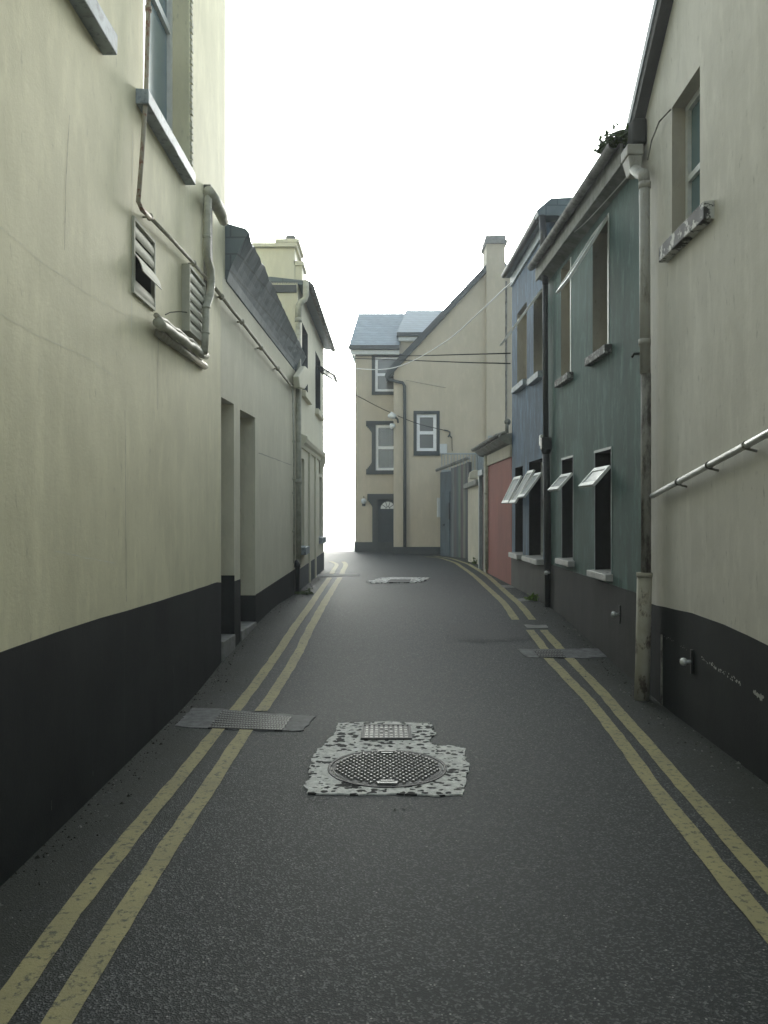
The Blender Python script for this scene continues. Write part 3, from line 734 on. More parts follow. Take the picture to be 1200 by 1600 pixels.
# pipe along low wall
lp2=thing('wall_pipe','thin grimy pipe sloping along the low cream wall below the slate eaves','pipe',(-1.4,10,3))
pts=[(336,450),(362,484),(378,503),(410,545),(433,575),(456,604)]
mb=MB(); mb.tube([LL.p(x,y,.05) for x,y in pts],.016,8); mkobj('run',mb,M['pipe_dirty'],lp2,smooth=True)
for x,y in ((346,464),(378,503),(408,544),(434,576)):
    mb=MB(); p=LL.p(x,y,.05); coll(mb,p,.026,.03,(0,1,-.4)); mb.tube([p,p-LL.n*.05],.01,6); mkobj('pipe_clip',mb,M['pipe_dirty'],lp2,smooth=True)
mb=MB(); mb.tube([LL.p(457,600,.035),LL.p(459,700,.03),LL.p(459.5,880,.03)],.013,8)
for y in (690,748,770,830): coll(mb,LL.p(459,y,.03),.022,.03)
mkobj('drop',mb,M['pipe_cream'],lp2,smooth=True)
# rendering crack on low wall
seam(lw,LL,[(404,708),(430,717),(455,727)],.008)
seam(lw,LL,[(338,480),(339,620)],.006)

# ================================================================ LEFT FAR HOUSE
LF=Frame(-1.30,12.32,-1.262,17.1,1)
lf=thing('cream_house','two storey cream house with dark windows and slate eaves, farthest on the left','house',(-1.3,14.5,0))
sz=lambda Y:(Y-12.32)/LF.u.y
EL=(Vector((-1.262,17.1,0))-LF.o).length
hw=[(sz(12.95),sz(13.85),3.42,4.5,.16),(sz(15.25),sz(16.35),3.42,4.5,.16)]
gd=[(LF.px(471,800)[0],LF.px(475.5,800)[0],.95,2.35,.12),(LF.px(483,800)[0],LF.px(486,800)[0],-.3,2.3,.2),(LF.px(499,800)[0],LF.px(503,800)[0],1.0,2.2,.12)]
mb=MB(); rvs=[MB(),MB()]; wall_holes(mb,LF,0,EL,-.4,4.95,hw+gd,rvs+[None,None,None]); shell(mb,LF,0,EL,-.4,4.95,5)
mkobj('wall',mb,M['cream_f'],lf); [mkobj('window_reveal',r_,M['dark_teal'],lf) for r_ in rvs]
for i,h in enumerate(hw):
    w=window(lf,LF,h[0],h[1],h[2],h[3],.10,M['dark_teal'],M['glass'],.06,bars=(.5,))
    sill(w,LF,h[0]-.08,h[1]+.08,h[2]-.10,h[2]-.002,.07,M['cream_f'],-.1)
for h in (gd[0],gd[2]):
    w=window(lf,LF,h[0],h[1],h[2],h[3],.08,M['cream_f'],M['glass'],.05)
    sill(w,LF,h[0]-.1,h[1]+.1,h[2]-.12,h[2]-.002,.08,M['sill_blue'],-.08)
mb=MB(); mb.fbox(LF,gd[1][0],gd[1][1],.2,2.3,-.19,-.17); mkobj('door',mb,M['dark_teal'],lf)
leaf(lf,LF,hw[1][0]+.1,hw[1][1]-.1,4.25,.02,.35,4.05,'dark_teal')
plinth(lf,LF,[(0,.62),(EL,.66)],M['plinth_f'],.012,skip=())
# shop cornice
mb=MB(); a=.35; b_=sz(16.3)
prof=[(0,2.50),(.03,2.50),(.05,2.55),(.09,2.58),(.11,2.63),(.11,2.67),(0,2.72)]
mb.prism([LF.pt(a,z,d) for d,z in prof],LF.u*(b_-a)); mkobj('shop_cornice',mb,M['cream_f'],lf)
mb=MB(); prof=[(0,2.26),(.04,2.26),(.06,2.36),(.10,2.48),(.10,2.60),(0,2.60)]
mb.prism([LF.pt(b_-.25,z,d+.014) for d,z in prof],LF.u*.2); mkobj('scroll_bracket',mb,M['cream_f'],lf)
for s in (sz(13.9),sz(15.0)):
    mb=MB(); mb.fbox(LF,s,s+.14,-.3,2.50,0,.035); mkobj('pilaster',mb,M['cream_f'],lf)
# roof with eaves
mb=MB(); prof=[(0,4.93),(.17,4.90),(.20,4.97),(-.4,5.04),(-2.4,5.06),(-4.8,4.9)]
P0=[LF.pt(-.0,z,d) for d,z in prof]; mb.prism(P0,LF.u*(EL+.15)); mkobj('roof',mb,M['slate_d'],lf)
mb=MB(); mb.tube([LF.pt(.0,4.90,.20),LF.pt(EL+.1,4.90,.20)],.045,10); mkobj('gutter',mb,M['gutter'],lf,smooth=True)
# gable top block (chimney stack)
Yc=12.3
ch=thing('chimney_stack','square cream chimney stack with coping above the slate eaves on the left','chimney',(-1.65,12.5,3.2))
x0,x1=-1.935,-1.345
mb=MB(); mb.box(x0,x1,12.34,13.0,3.3,5.48); mkobj('stack',mb,M['cream_f'],ch)
mb=MB(); mb.box(x0-.03,x1+.03,12.29,13.05,4.80,4.91); mkobj('ledge',mb,M['plinth_f'],ch)
mb=MB(); mb.box(x0-.05,x1+.04,12.28,13.06,5.48,5.54); mb.box(x0+.3,x1+.07,12.28,13.06,5.541,5.60); mkobj('coping',mb,M['cream_f'],ch,bevel=.01)
mb=MB(); mb.tube([(-1.43,12.55,5.6),(-1.43,12.55,5.72)],[.09,.075],12); mkobj('pot',mb,M['concrete'],ch,smooth=True)
mb=MB(); mb.box(-1.345,-1.235,12.36,12.8,4.94,5.22); mb.box(-1.36,-1.21,12.34,12.85,5.22,5.28); mkobj('kneeler_block',mb,M['cream_f'],ch)
# big downpipe
dp=thing('downpipe','fat cream downpipe with swan neck between the two cream buildings on the left','downpipe',(-1.25,12.2,.3))
p=lambda x,y,Y=12.1:at(x,y,Y)
mb=MB(); mb.tube([p(478,440,12.3),p(478,462,12.2),p(476,468,12.2),p(470,472,12.1),p(466.5,478),p(466,500)],.045,12); mkobj('swan_neck',mb,M['pipe_cream'],dp,smooth=True)
mb=MB(); mb.tube([p(466,498),p(466.5,700),p(466.5,882)],.040,12)
for y in (500,752): coll(mb,p(466.3,y),.052,.06)
mkobj('pipe',mb,M['pipe_cream'],dp,smooth=True)
mb=MB(); mb.tube([p(461,876,11.95),p(465,882,11.95),p(464.5,924,11.95)],.036,12); coll(mb,p(464.5,884,11.95),.045,.05); mkobj('shoe',mb,M['black_iron'],dp,smooth=True)

# ================================================================ RIGHT NEAR BUILDING
RN=Frame(2.012,0,2.012+.0238*8,8,-1)
rn=thing('off_white_building','off-white gabled building with black base and a deep window, nearest on the right','building',(2.1,4,0))
q=lambda Y:Y/RN.u.y
sN=q(6.93)
wn=(q(5.56),q(6.14),3.52,4.53,.13)
mb=MB(); rv=MB(); wall_holes(mb,RN,q(-5),sN,-.4,4.80,[wn],rv)
apex=q(3.3); zap=7.5
mb.add([RN.pt(q(-.33),4.8),RN.pt(sN,4.8),RN.pt(apex,zap)],[(0,1,2)])
mb.add([RN.pt(q(-5),4.8),RN.pt(q(-.33),4.8),RN.pt(q(-.33),5.6),RN.pt(q(-5),5.6)],[(0,1,2,3)])
for s in (q(-5),sN): mb.quad(RN.pt(s,-.4,0),RN.pt(s,4.8,0),RN.pt(s,4.8,-6),RN.pt(s,-.4,-6))
mkobj('wall',mb,M['grey_r'],rn); mkobj('window_reveal',rv,M['reveal_b'],rn)
def slab(p0,p1,name='roof',mat='slate_d'):
    mb=MB(); (a,za),(b_,zb)=p0,p1; t=.10
    mb.hexa([RN.pt(a,za,.10),RN.pt(b_,zb,.10),RN.pt(b_,zb,-6),RN.pt(a,za,-6),RN.pt(a,za+t,.10),RN.pt(b_,zb+t,.10),RN.pt(b_,zb+t,-6),RN.pt(a,za+t,-6)]); return mkobj(name,mb,M[mat],rn)
slab((sN+.12,4.71),(apex,zap+.01)); slab((apex,zap+.01),(q(-.45),4.72))
mb=MB(); 
for k in range(26):
    t=k/26; t2=(k+1)/26; a=sN+.12+(apex-sN-.12)*t; b_=sN+.12+(apex-sN-.12)*t2; za=4.60+(zap-.1-4.60)*t; zb=4.60+(zap-.1-4.60)*t2
    d=.03+.012*mnoise.noise(Vector((k,1,1))); mb.hexa([RN.pt(a,za,.0),RN.pt(b_,zb,.0),RN.pt(b_,zb,.06+d),RN.pt(a,za,.06+d),RN.pt(a,za+.11,.0),RN.pt(b_,zb+.11,.0),RN.pt(b_,zb+.11,.06+d),RN.pt(a,za+.11,.06+d)])
mkobj('verge_board',mb,M['plinth_g'],rn)
tops=[(q(-5),.76),(q(3),.76)]+[RN.px(x,y,.006) for x,y in ((1200,1010),(1165,992),(1130,976),(1080,958),(1040,949),(1024,946))]
tops=tops[:2]+sorted(tops[2:])
tops.append((sN,tops[-1][1]))
plinth(rn,RN,tops,M['plinth'])
mb=MB()
for (xa,ya,xb,yb,n,sz_) in ((1036,992,1060,1005,10,.006),(1062,1008,1078,1016,6,.006),(1098,1028,1122,1044,26,.011),(1124,1046,1160,1068,34,.010),(1180,1080,1196,1092,26,.018)):
    for _ in range(n):
        t=random.random(); s,z=RN.px(xa+(xb-xa)*t,ya+(yb-ya)*t); s+=random.gauss(0,.006); z+=random.gauss(0,.007); r=sz_*random.uniform(.3,1)
        K=6; mb.add([RN.pt(s+r*math.cos(6.28*k/K)*random.uniform(.5,1.3),z+r*math.sin(6.28*k/K)*random.uniform(.4,1),.008) for k in range(K)],[tuple(range(K))])
mkobj('flaked_paint',mb,M['chip'],rn)['kind']='stuff'
w=window(rn,RN,wn[0],wn[1],wn[2],wn[3],.10,M['white'],M['glass_teal'],.045,bars=(.45,))
sill(w,RN,q(5.30),q(6.24),3.40,3.515,.07,M['sill'],-.1)
# silver pipe
sp=thing('silver_pipe','shiny silver handrail-like pipe sloping along the off-white wall on the right','pipe',(2.05,5,1.7))
A=RN.p(1019,775,.06); Bp=RN.p(1200,677,.06); dd=(Bp-A).normalized()
mb=MB(); mb.tube([A,Bp,Bp+dd*2.5],.021,14); mkobj('tube',mb,M['silver'],sp,smooth=True)
for x in (1060,1108,1166):
    t=(RN.p(x,0,.06).y-A.y)/(Bp.y-A.y); p=A.lerp(Bp,t); mb=MB(); coll(mb,p,.026,.02,dd); mb.tube([p-Vector((0,0,.02)),p-RN.n*.06-Vector((0,0,.035))],.008,6); mkobj('pipe_bracket',mb,M['pipe_grey'],sp,smooth=True)
# wall anchors
def anchor(fr,px,py,label):
    p=fr.p(px,py,.02); t=thing('wall_stopcock',label,'wall fitting',tuple(fr.p(px,py,0)),'small knobbed fittings on the dark wall base')
    s,z=fr.px(px,py); mb=MB(); mb.fbox(fr,s-.014,s+.014,z-.085,z+.085,.004,.022); mkobj('back_strap',mb,M['black_iron'],t,bevel=.003)
    mb=MB(); p0=fr.pt(s,z,.02); mb.tube([p0,p0+fr.n*.045],.014,8); mb.ball(p0+fr.n*.05,.028); mkobj('knob',mb,M['silver'],t,smooth=True)
anchor(RN,1084,1034,'knobbed metal fitting low on the black base of the off-white building')
# cable near hopper
o=MB(); o.tube([RN.p(1048,171,.03),RN.p(1030,190,.04),RN.p(1018,220,.05),RN.p(1012,250,.08)],.006,6); o=mkobj('cable',o,M['pipe_grey'],smooth=True); tag(o,'short curved cable from the hopper to the off-white building window','cable')
for x,y in ((1095,100),(1106,213)):
    pass

# ================================================================ RIGHT GREEN HOUSE
RG=Frame(2.289-.0156*6.9,6.9,2.289-.0156*20,20,-1)
gs=lambda Y:(Y-6.9)/RG.u.y
gh=thing('green_house','teal green two storey house with grey base and deep narrow windows','house',(2.15,8.7,0))
E1=gs(10.72)
lo=[(gs(7.80),gs(8.37),.91,2.10,.22),(gs(9.27),gs(9.82),.95,2.12,.22)]
up=[(gs(7.88),gs(8.47),3.10,4.38,.2),(gs(9.37),gs(9.88),3.09,4.42,.2)]
mb=MB(); r1=[MB(),MB()]; r2=[MB(),MB()]; wall_holes(mb,RG,0.035,E1,-.4,4.70,lo+up,r1+r2); shell(mb,RG,0.035,E1,-.4,4.70,5)
mkobj('wall',mb,M['green'],gh); [mkobj('lower_reveal',r_,M['dark'],gh) for r_ in r1]; [mkobj('upper_reveal',r_,M['reveal_b'],gh) for r_ in r2]  # lower reveals coloured near-black to imitate interior shade
plinth(gh,RG,[(0.035,.80),(E1,.84)],M['plinth_g'],.012)
for h in lo:
    w=window(gh,RG,h[0],h[1],h[2],h[3],.19,M['dark'],M['glass'],.04,bars=(.72,))
    mb=MB(); mb.fbox(RG,h[0]-.012,h[1]+.012,h[3],h[3]+.025,0,.010); mb.fbox(RG,h[0]-.012,h[0],h[2],h[3],0,.008); mb.fbox(RG,h[1],h[1]+.006,h[2],h[3],0,.008); mkobj('trim',mb,M['rail'],w)
    sill(w,RG,h[0]-.05,h[1]+.06,h[2]-.068,h[2]-.003,.075,M['sill_w'],-.19)
    leaf(w,RG,h[0]+.01,h[1]-.01,1.93,-.005,.16,1.745)
for h in up:
    w=window(gh,RG,h[0],h[1],h[2],h[3],.15,M['white'],M['glass'],.05,bars=(.6,))
    sill(w,RG,h[0]-.09,h[1]+.06,h[2]-.085,h[2]-.003,.07,M['sill_d'],-.14)
    mb=MB(); mb.fbox(RG,h[0]+.004,h[0]+.035,h[2],h[3],-.05,.006); mkobj('edge_frame',mb,M['white'],w)
h=up[0]; leaf(gh,RG,h[0]+.02,h[1]-.05,4.33,0,.37,3.74)
# eaves: soffit, fascia, gutter, roof
zn,zf=4.70,4.86
def eave(mb,prof,s0,s1,dz0,dz1):
    n=len(prof); a=[RG.pt(s0,z+dz0,d) for d,z in prof]; b_=[RG.pt(s1,z+dz1,d) for d,z in prof]
    mb.add(a+b_,[tuple(range(n)),tuple(range(2*n-1,n-1,-1))]+[(i,i+n,(i+1)%n+n,(i+1)%n) for i in range(n)])
s0e,s1e=gs(7.02),gs(10.66)
mb=MB(); eave(mb,[(-.02,4.44),(.13,4.50),(.13,4.52),(-.02,4.52)],s0e,s1e,0,.03); mkobj('soffit',mb,M['fascia'],gh)
mb=MB(); eave(mb,[(.13,4.47),(.155,4.47),(.155,4.66),(.13,4.66)],s0e,s1e,0,.03); mkobj('fascia',mb,M['fascia'],gh)
def gutter(parent,pa,pb,r,mat):
    pa,pb=Vector(pa),Vector(pb); t=(pb-pa).normalized(); side=t.cross(Vector((0,0,1))).normalized(); mb=MB(); n=10; ri=r*.85
    ring_=[(math.cos(math.pi+math.pi*i/n)*r,math.sin(math.pi+math.pi*i/n)*r) for i in range(n+1)]+[(math.cos(2*math.pi-math.pi*i/n)*ri,math.sin(2*math.pi-math.pi*i/n)*ri) for i in range(n+1)]
    a=[pa+side*x+Vector((0,0,z)) for x,z in ring_]; b_=[pb+side*x+Vector((0,0,z)) for x,z in ring_]; m=len(a)
    mb.add(a+b_,[(i,i+m,(i+1)%m+m,(i+1)%m) for i in range(m)]+[tuple(range(m)),tuple(range(2*m-1,m-1,-1))]); return mkobj('gutter',mb,mat,parent,smooth=False)
gutter(gh,RG.pt(s0e,4.66,.21),RG.pt(s1e,4.69,.21),.052,M['gutter'])
mb=MB(); eave(mb,[(.20,4.69),(.20,4.71),(-.02,4.80),(-2.5,6.0),(-4.9,4.8),(-.02,4.70)],s0e-.0,E1-.01,0,.02); mkobj('roof',mb,M['slate_d'],gh)
anchor(RG,971,960,'knobbed metal fitting low on the base of the green house near the cream pipe')
anchor(RG,862,895,'knobbed metal fitting low on the green house beside the black drainpipe')
mb=MB(); p=RG.p(1000,553,.0); mb.tube([p,p+RG.n*.05,p+RG.n*.07+Vector((0,0,-.03))],.012,8); o=mkobj('pipe_stub',mb,M['black_iron'],smooth=True); tag(o,'small black pipe stub poking from the upper green wall','pipe')

# downpipe at the corner
dp=thing('corner_downpipe','tall weathered downpipe with hopper and thicker flaking bottom sleeve at the green house corner','downpipe',(2.07,6.5,0))
cxp,cyp=2.085,6.52
mb=MB(); mb.tube([(cxp,cyp,1.02),(cxp,cyp,2.6)],.040,14); mkobj('lower_pipe',mb,M['pipe_grey'],dp,smooth=True)
mb=MB(); mb.tube([(cxp-.006,cyp,2.6),(cxp-.012,cyp,4.12)],.042,14)
for z in (2.85,4.1): coll(mb,(cxp-.01,cyp,z),.049,.05)
mkobj('upper_pipe',mb,M['pipe_w'],dp,smooth=True)
mb=MB(); mb.tube([(cxp-.035,cyp,.0),(cxp-.025,cyp,.3),(cxp-.012,cyp,1.0)],.058,16); coll(mb,(cxp-.012,cyp,1.0),.064,.035); mkobj('bottom_sleeve',mb,M['pipe_rot'],dp,smooth=True)
mb=MB(); top=(cxp-.012,cyp,4.12)
mb.tube([top,(cxp-.01,cyp+.03,4.2),(cxp-.01,cyp+.15,4.26),(cxp-.01,cyp+.27,4.34)],[.043,.046,.046,.043],12); mkobj('offset_bend',mb,M['pipe_w'],dp,smooth=True)
mb=MB(); hx0,hx1,hy0,hy1=cxp-.065,cxp+.045,cyp+.22,cyp+.40
mb.hexa([(hx0+.02,hy0+.02,4.30),(hx0+.02,hy1-.02,4.30),(hx1-.01,hy1-.02,4.30),(hx1-.01,hy0+.02,4.30),(hx0-.01,hy0,4.44),(hx0-.01,hy1,4.44),(hx1,hy1,4.44),(hx1,hy0,4.44)])
mb.box(hx0-.02,hx1+.005,hy0-.01,hy1+.01,4.44,4.53); mkobj('hopper',mb,M['pipe_w'],dp,bevel=.012)
mb=MB(); mb.box(cxp-.03,cxp+.09,cyp+.24,cyp+.40,4.55,4.76); mkobj('end_block',mb,M['plinth_g'],dp,bevel=.02)
# small bracket pipe beside sleeve
mb=MB(); mb.tube([(2.155,6.35,.0),(2.155,6.35,.55)],.012,8); o=mkobj('thin_pipe',mb,M['pipe_grey'],smooth=True); tag(o,'thin grey pipe standing behind the flaking bottom of the corner downpipe','pipe')

# weeds
def weed(name,label,c,n,size,leafm,up_=1.0,spread=.5,group=None):
    t=thing(name,label,'plant',tuple(c)); c=Vector(c)
    mb=MB(); st_=MB()
    for i in range(n):
        a=random.uniform(0,2*math.pi); el=random.uniform(.2,1.3); L=size*random.uniform(.4,1)
        d=Vector((math.cos(a)*math.cos(el)*spread*2,math.sin(a)*math.cos(el)*spread*2,math.sin(el)*up_)).normalized(); tip=c+d*L
        st_.tube([c,c+d*L*.5,tip],.0018,4)
        for k in range(7):
            p=c+d*L*random.uniform(.25,1.05)+Vector((random.gauss(0,1),random.gauss(0,1),random.gauss(0,1)))*size*.08
            r=size*random.uniform(.12,.26); u=Vector((random.gauss(0,1),random.gauss(0,1),random.gauss(0,.6))).normalized(); v=u.cross(Vector((random.gauss(0,1),random.gauss(0,1),random.gauss(0,1)))).normalized()
            mb.add([p-u*r,p+v*r*.45,p+u*r,p-v*r*.45],[(0,1,2,3)])
    mkobj('foliage',mb,leafm,t); mkobj('stem',st_,M['stem'],t)
weed('gutter_weed','bushy dark green weed growing out of the gutter hopper',(2.02,7.08,4.69),90,.17,M['leaf'],.6,.8)
weed('gutter_weed','small dark weed in the gutter just beyond the hopper weed',(1.985,7.24,4.69),50,.12,M['leaf'],.6,.8)
w0=gp(846,938); weed('weed','bright green weed at the foot of the blue house by the black drainpipe',(2.0,11.1,.3),24,.14,M['leaf2'],.8,.8)
weed('weed','small dark weed at the foot of the low cream building by the downpipe',(-1.17,12.0,.3),26,.16,M['leaf'],.4,1)
w0=gp(744,881); weed('weed','tiny dark weed at the foot of the pale pier by the metal gate',(w0.x-.02,w0.y,w0.z),14,.18,M['leaf'],.6,.6)

# ================================================================ BLUE HOUSE
bh=thing('blue_house','weathered blue house with grey base and propped open windows','house',(2.1,12,0))
a0,a1=gs(10.74),gs(13.32)
lo=[(gs(10.90),gs(11.88),.87,2.22,.22),(gs(12.37),gs(13.02),.86,2.20,.22)]
up=[(gs(10.95),gs(11.55),3.38,4.50,.2),(gs(12.05),gs(12.85),3.45,4.60,.2)]
mb=MB(); r1=[MB(),MB()]; r2=[MB(),MB()]; wall_holes(mb,RG,a0,a1,-.4,5.30,lo+up,r1+r2); shell(mb,RG,a0,a1,-.4,5.30,5)
mkobj('wall',mb,M['blue'],bh); [mkobj('lower_reveal',r_,M['dark'],bh) for r_ in r1]; [mkobj('upper_reveal',r_,M['reveal_b'],bh) for r_ in r2]  # near-black lower reveals again paint in the indoor shade
plinth(bh,RG,[(a0,.80),(a1,.80)],M['plinth_b'],.012)
for i,h in enumerate(lo):
    w=window(bh,RG,h[0],h[1],h[2],h[3],.17,M['dark'] if i else M['white'],M['glass'],.045,bars=(.62,),vbars=((.5,) if i==0 else ()))
    sill(w,RG,h[0]-.04,h[1]+.06,h[2]-.075,h[2]-.003,.10,M['sill_w'],-.17)
    if i==0:
        m_=(h[0]+h[1])/2; leaf(w,RG,h[0]+.01,m_-.02,2.02,0,.24,1.69); leaf(w,RG,m_+.02,h[1]-.01,2.08,0,.27,1.62)
    else: leaf(w,RG,h[0]+.01,h[1]-.01,2.04,0,.20,1.63)
for i,h in enumerate(up):
    w=window(bh,RG,h[0],h[1],h[2],h[3],.15,M['white'],M['glass'],.05,bars=(.6,))
    sill(w,RG,h[0]-.08,h[1]+.08,h[2]-.09,h[2]-.003,.08,M['sill_blue'],-.14)
h=up[0]; leaf(bh,RG,h[0]+.02,h[1]-.04,4.46,0,.47,3.82)
# upper end wall in slate, facing down the lane
mb=MB(); e=RG.pt(a0,0,0)
mb.hexa([RG.pt(a0-.05,4.72,-.12),RG.pt(a0-.004,4.72,-.12),RG.pt(a0-.004,4.72,-4.9),RG.pt(a0-.05,4.72,-4.9),RG.pt(a0-.05,5.34,-.12),RG.pt(a0-.004,5.34,-.12),RG.pt(a0-.004,5.42,-4.9),RG.pt(a0-.05,5.42,-4.9)])
mkobj('slate_hung_end',mb,M['slate_d'],bh)
mb=MB(); P0=[RG.pt(a0-.22,z,d) for d,z in ((.14,5.31),(.16,5.38),(-.02,5.53),(-.6,5.56),(-4.9,5.56),(-4.9,5.31))]; mb.prism(P0,RG.u*(a1-a0+.24)); mkobj('roof',mb,M['slate_d'],bh)
mb=MB(); mb.fbox(RG,a0,a1,5.16,5.31,0,.03); mkobj('fascia',mb,M['sill_blue'],bh)
gutter(bh,RG.pt(a0-.1,5.33,.13),RG.pt(a1,5.35,.13),.05,M['black_iron'])
# black drainpipe
bd=thing('black_drainpipe','tall black cast iron drainpipe between the green and blue houses','downpipe',(2.0,10.6,.3))
f=lambda x,y:at(x,y,10.45)
mb=MB(); mb.tube([f(853,700),f(855,800),f(857,955)],.047,12); mkobj('lower_pipe',mb,M['black_iron'],bd,smooth=True)
mb=MB(); mb.tube([f(852,440),f(852,560),f(853,690)],.036,12); mkobj('upper_pipe',mb,M['black_iron'],bd,smooth=True)
mb=MB(); mb.tube([at(847,338,10.55),at(849,370,10.5),at(849,400,10.5)],.045,12); mb.tube([at(849,400,10.5),at(852,420,10.45),f(852,445)],.038,12); mkobj('top_bend',mb,M['black_iron'],bd,smooth=True)
mb=MB(); p0=f(853,690); mb.box(p0.x-.065,p0.x+.065,p0.y-.06,p0.y+.06,p0.z-.10,p0.z+.05); mb.tube([p0+Vector((0,0,-.10)),p0+Vector((0,0,-.17))],[.07,.045],8); mkobj('collar_box',mb,M['black_iron'],bd,bevel=.01)
mb=MB(); mb.tube([f(857,950),f(854,957),f(846,960)],.06,10); mkobj('shoe',mb,M['plinth_g'],bd,smooth=True)
mb=MB(); p0=at(844.5,688,10.7); mb.box(p0.x-.012,p0.x+.03,p0.y-.04,p0.y+.04,p0.z-.07,p0.z+.07); o=mkobj('junction_box',mb,M['white'],bevel=.01); tag(o,'tiny white plastic box on the blue wall beside the black drainpipe','junction box')

# ================================================================ RED SHED
rs=thing('red_outbuilding','single storey outbuilding with faded red front and cream cornice','outbuilding',(2.08,14.8,0))
b0,b1=gs(13.36),gs(16.15)
mb=MB(); wall_holes(mb,RG,b0,b1,-.4,2.40,[]); shell(mb,RG,b0,b1,-.4,2.40,4); mkobj('front_wall',mb,M['red'],rs)
mb=MB(); mb.fbox(RG,b0,b1,2.402,2.60,-.1,.03); mkobj('frieze',mb,M['reveal'],rs)
mb=MB(); mb.fbox(RG,b1,b1+.32,-.4,2.60,-4,.03); mkobj('quoin',mb,M['reveal_b'],rs)
P0=[RG.pt(b0,z,d) for d,z in ((.03,2.60),(.10,2.62),(.20,2.70),(.20,2.74),(-.1,2.82),(-3.9,3.1),(-3.9,2.6))]
mb=MB(); mb.prism(P0,RG.u*(b1-b0+.35)); mkobj('cornice',mb,M['fascia'],rs)
gutter(rs,RG.pt(b0+.02,2.77,.22),RG.pt(b1+.45,2.77,.22),.05,M['gutter'])
mb=MB(); mb.ball(RG.pt(b0+.1,2.98,.05),.055); mb.tube([RG.pt(b0+.1,2.8,.06),RG.pt(b0+.1,2.96,.06)],.03,8); mb.tube([RG.pt(b0+.1,2.80,.1),RG.pt(b0+.35,2.78,.2)],.03,8); mkobj('finial',mb,M['fascia'],rs,smooth=True)
pd=thing('white_downpipe','slim pale downpipe at the far edge of the red front','downpipe',(2.0,16.3,.3))
mb=MB(); mb.tube([at(760,712,16.05),at(760.5,800,16.05),at(761,890,16.05)],.045,10); coll(mb,at(760.5,770,16.05),.055,.05); mkobj('pipe',mb,M['pipe_cream'],pd,smooth=True)
# dark red door + pale pier
db=thing('dark_red_door','narrow dark red door seen edge-on between pale pier and white downpipe','door',(2.1,17.3,.3))
mb=MB(); mb.fbox(RG,gs(16.6),gs(17.15),.25,2.25,-.1,-.04); mkobj('leaf',mb,M['board'],db)
mb=MB(); mb.fbox(RG,gs(17.15),gs(17.27),.2,2.36,-.2,.03); mb.fbox(RG,gs(16.5),gs(17.15),2.25,2.36,-.2,.06); mkobj('frame',mb,M['rail'],db)
pr=thing('gate_pier','rough pale rendered pier with broken cap between gate and red door','pier',(2.2,18.9,.3))
mb=MB(); pa,pb=gp(731,873),gp(749,882); 
FP=Frame(2.13,20.1,2.10,18.5,1)
u1=Frame(2.20,20.2,2.10,18.3,1)
mb=MB(); p0=at(731,870,19.9); p1=at(749,870,18.6)
mb.hexa([(p0.x,19.9,.2),(p1.x,18.6,.2),(3.2,18.6,.2),(3.2,19.9,.2),(p0.x,19.9,2.35),(p1.x,18.6,2.30),(3.2,18.6,2.3),(3.2,19.9,2.35)]); mkobj('shaft',mb,M['reveal'],pr,bevel=.02)
mb=MB(); z_=at(740,756,19.2).z; mb.hexa([(p0.x-.10,20.0,z_-.10),(p1.x-.10,18.5,z_-.04),(3.0,18.5,z_-.04),(3.0,20,z_-.1),(p0.x-.10,20.0,z_+.02),(p1.x-.10,18.5,z_+.08),(3.0,18.5,z_+.08),(3.0,20,z_+.02)]); mkobj('cap',mb,M['fascia'],pr,bevel=.02)
mb=MB(); pts_=[(734,748),(735,738),(741,734),(750,735),(751,748)]; mb.prism([at(x,y,18.9) for x,y in pts_],(0,.3,0)); mkobj('broken_top',mb,M['reveal'],pr,bevel=.015)
# corrugated gate
GT=Frame(1.555,22.55,2.19,21.0,-1)
GT=Frame(1.555,22.55,2.19,21.0,1)
if GT.n.y>0: GT.n=-GT.n
gt=thing('metal_gate','tall sheet metal gate and shed front striped in faded colours','gate',(1.9,21.8,.3))
sG0=GT.px(688,800)[0]; sG1=GT.px(705,800)[0]; sG2=GT.px(733,800)[0]
zl=lambda s: GT.px(688,738)[1]+(s-sG0)/(sG2-sG0)*(GT.px(733,722)[1]-GT.px(688,738)[1])
mb=MB(); n=56; prev=None
for i in range(n+1):
    s=sG1+(sG2-sG1)*i/n; d=.018*math.sin(i/n*2*math.pi*9); cur=(s,d)
    if prev: mb.quad(GT.pt(prev[0],.1,prev[1]),GT.pt(s,.1,d),GT.pt(s,zl(s),d),GT.pt(prev[0],zl(prev[0]),prev[1]))
    prev=cur
mkobj('corrugated_sheet',mb,M['stripes'],gt)
mb=MB(); mb.fbox(GT,sG0,sG1,.1,zl(sG0),-.05,0); mkobj('flat_panel',mb,M['cladding'],gt)
mb=MB(); mb.fbox(GT,sG0+.10,sG1-.06,.35,2.05,0.001,.02); k_=mkobj('wicket_door',mb,M['cladding'],gt)
mb=MB(); mb.fbox(GT,sG1-.13,sG1-.04,1.3,1.75,.02,.035); mb.ball(GT.pt(sG0+.28,1.15,.03),.03); mkobj('latch',mb,M['black_iron'],k_)
mb=MB(); mb.tube([GT.pt(sG0-.1,zl(sG0)+.06,.06),GT.pt(sG2+.08,zl(sG2)+.10,.06)],.045,10); mkobj('top_rail',mb,M['gutter'],gt,smooth=True)
mb=MB(); mb.fbox(GT,sG2-.02,sG2+.06,.1,zl(sG2),-.04,.05); mkobj('post',mb,M['black_iron'],gt)
mb=MB(); mb.hexa([GT.pt(s,z,d) for z in (.1,zl(sG0)-.05) for s,d in ((sG0,-.06),(sG2,-.06),(sG2,-.9),(sG0,-.9))]); mkobj('shed_body',mb,M['cladding'],gt)

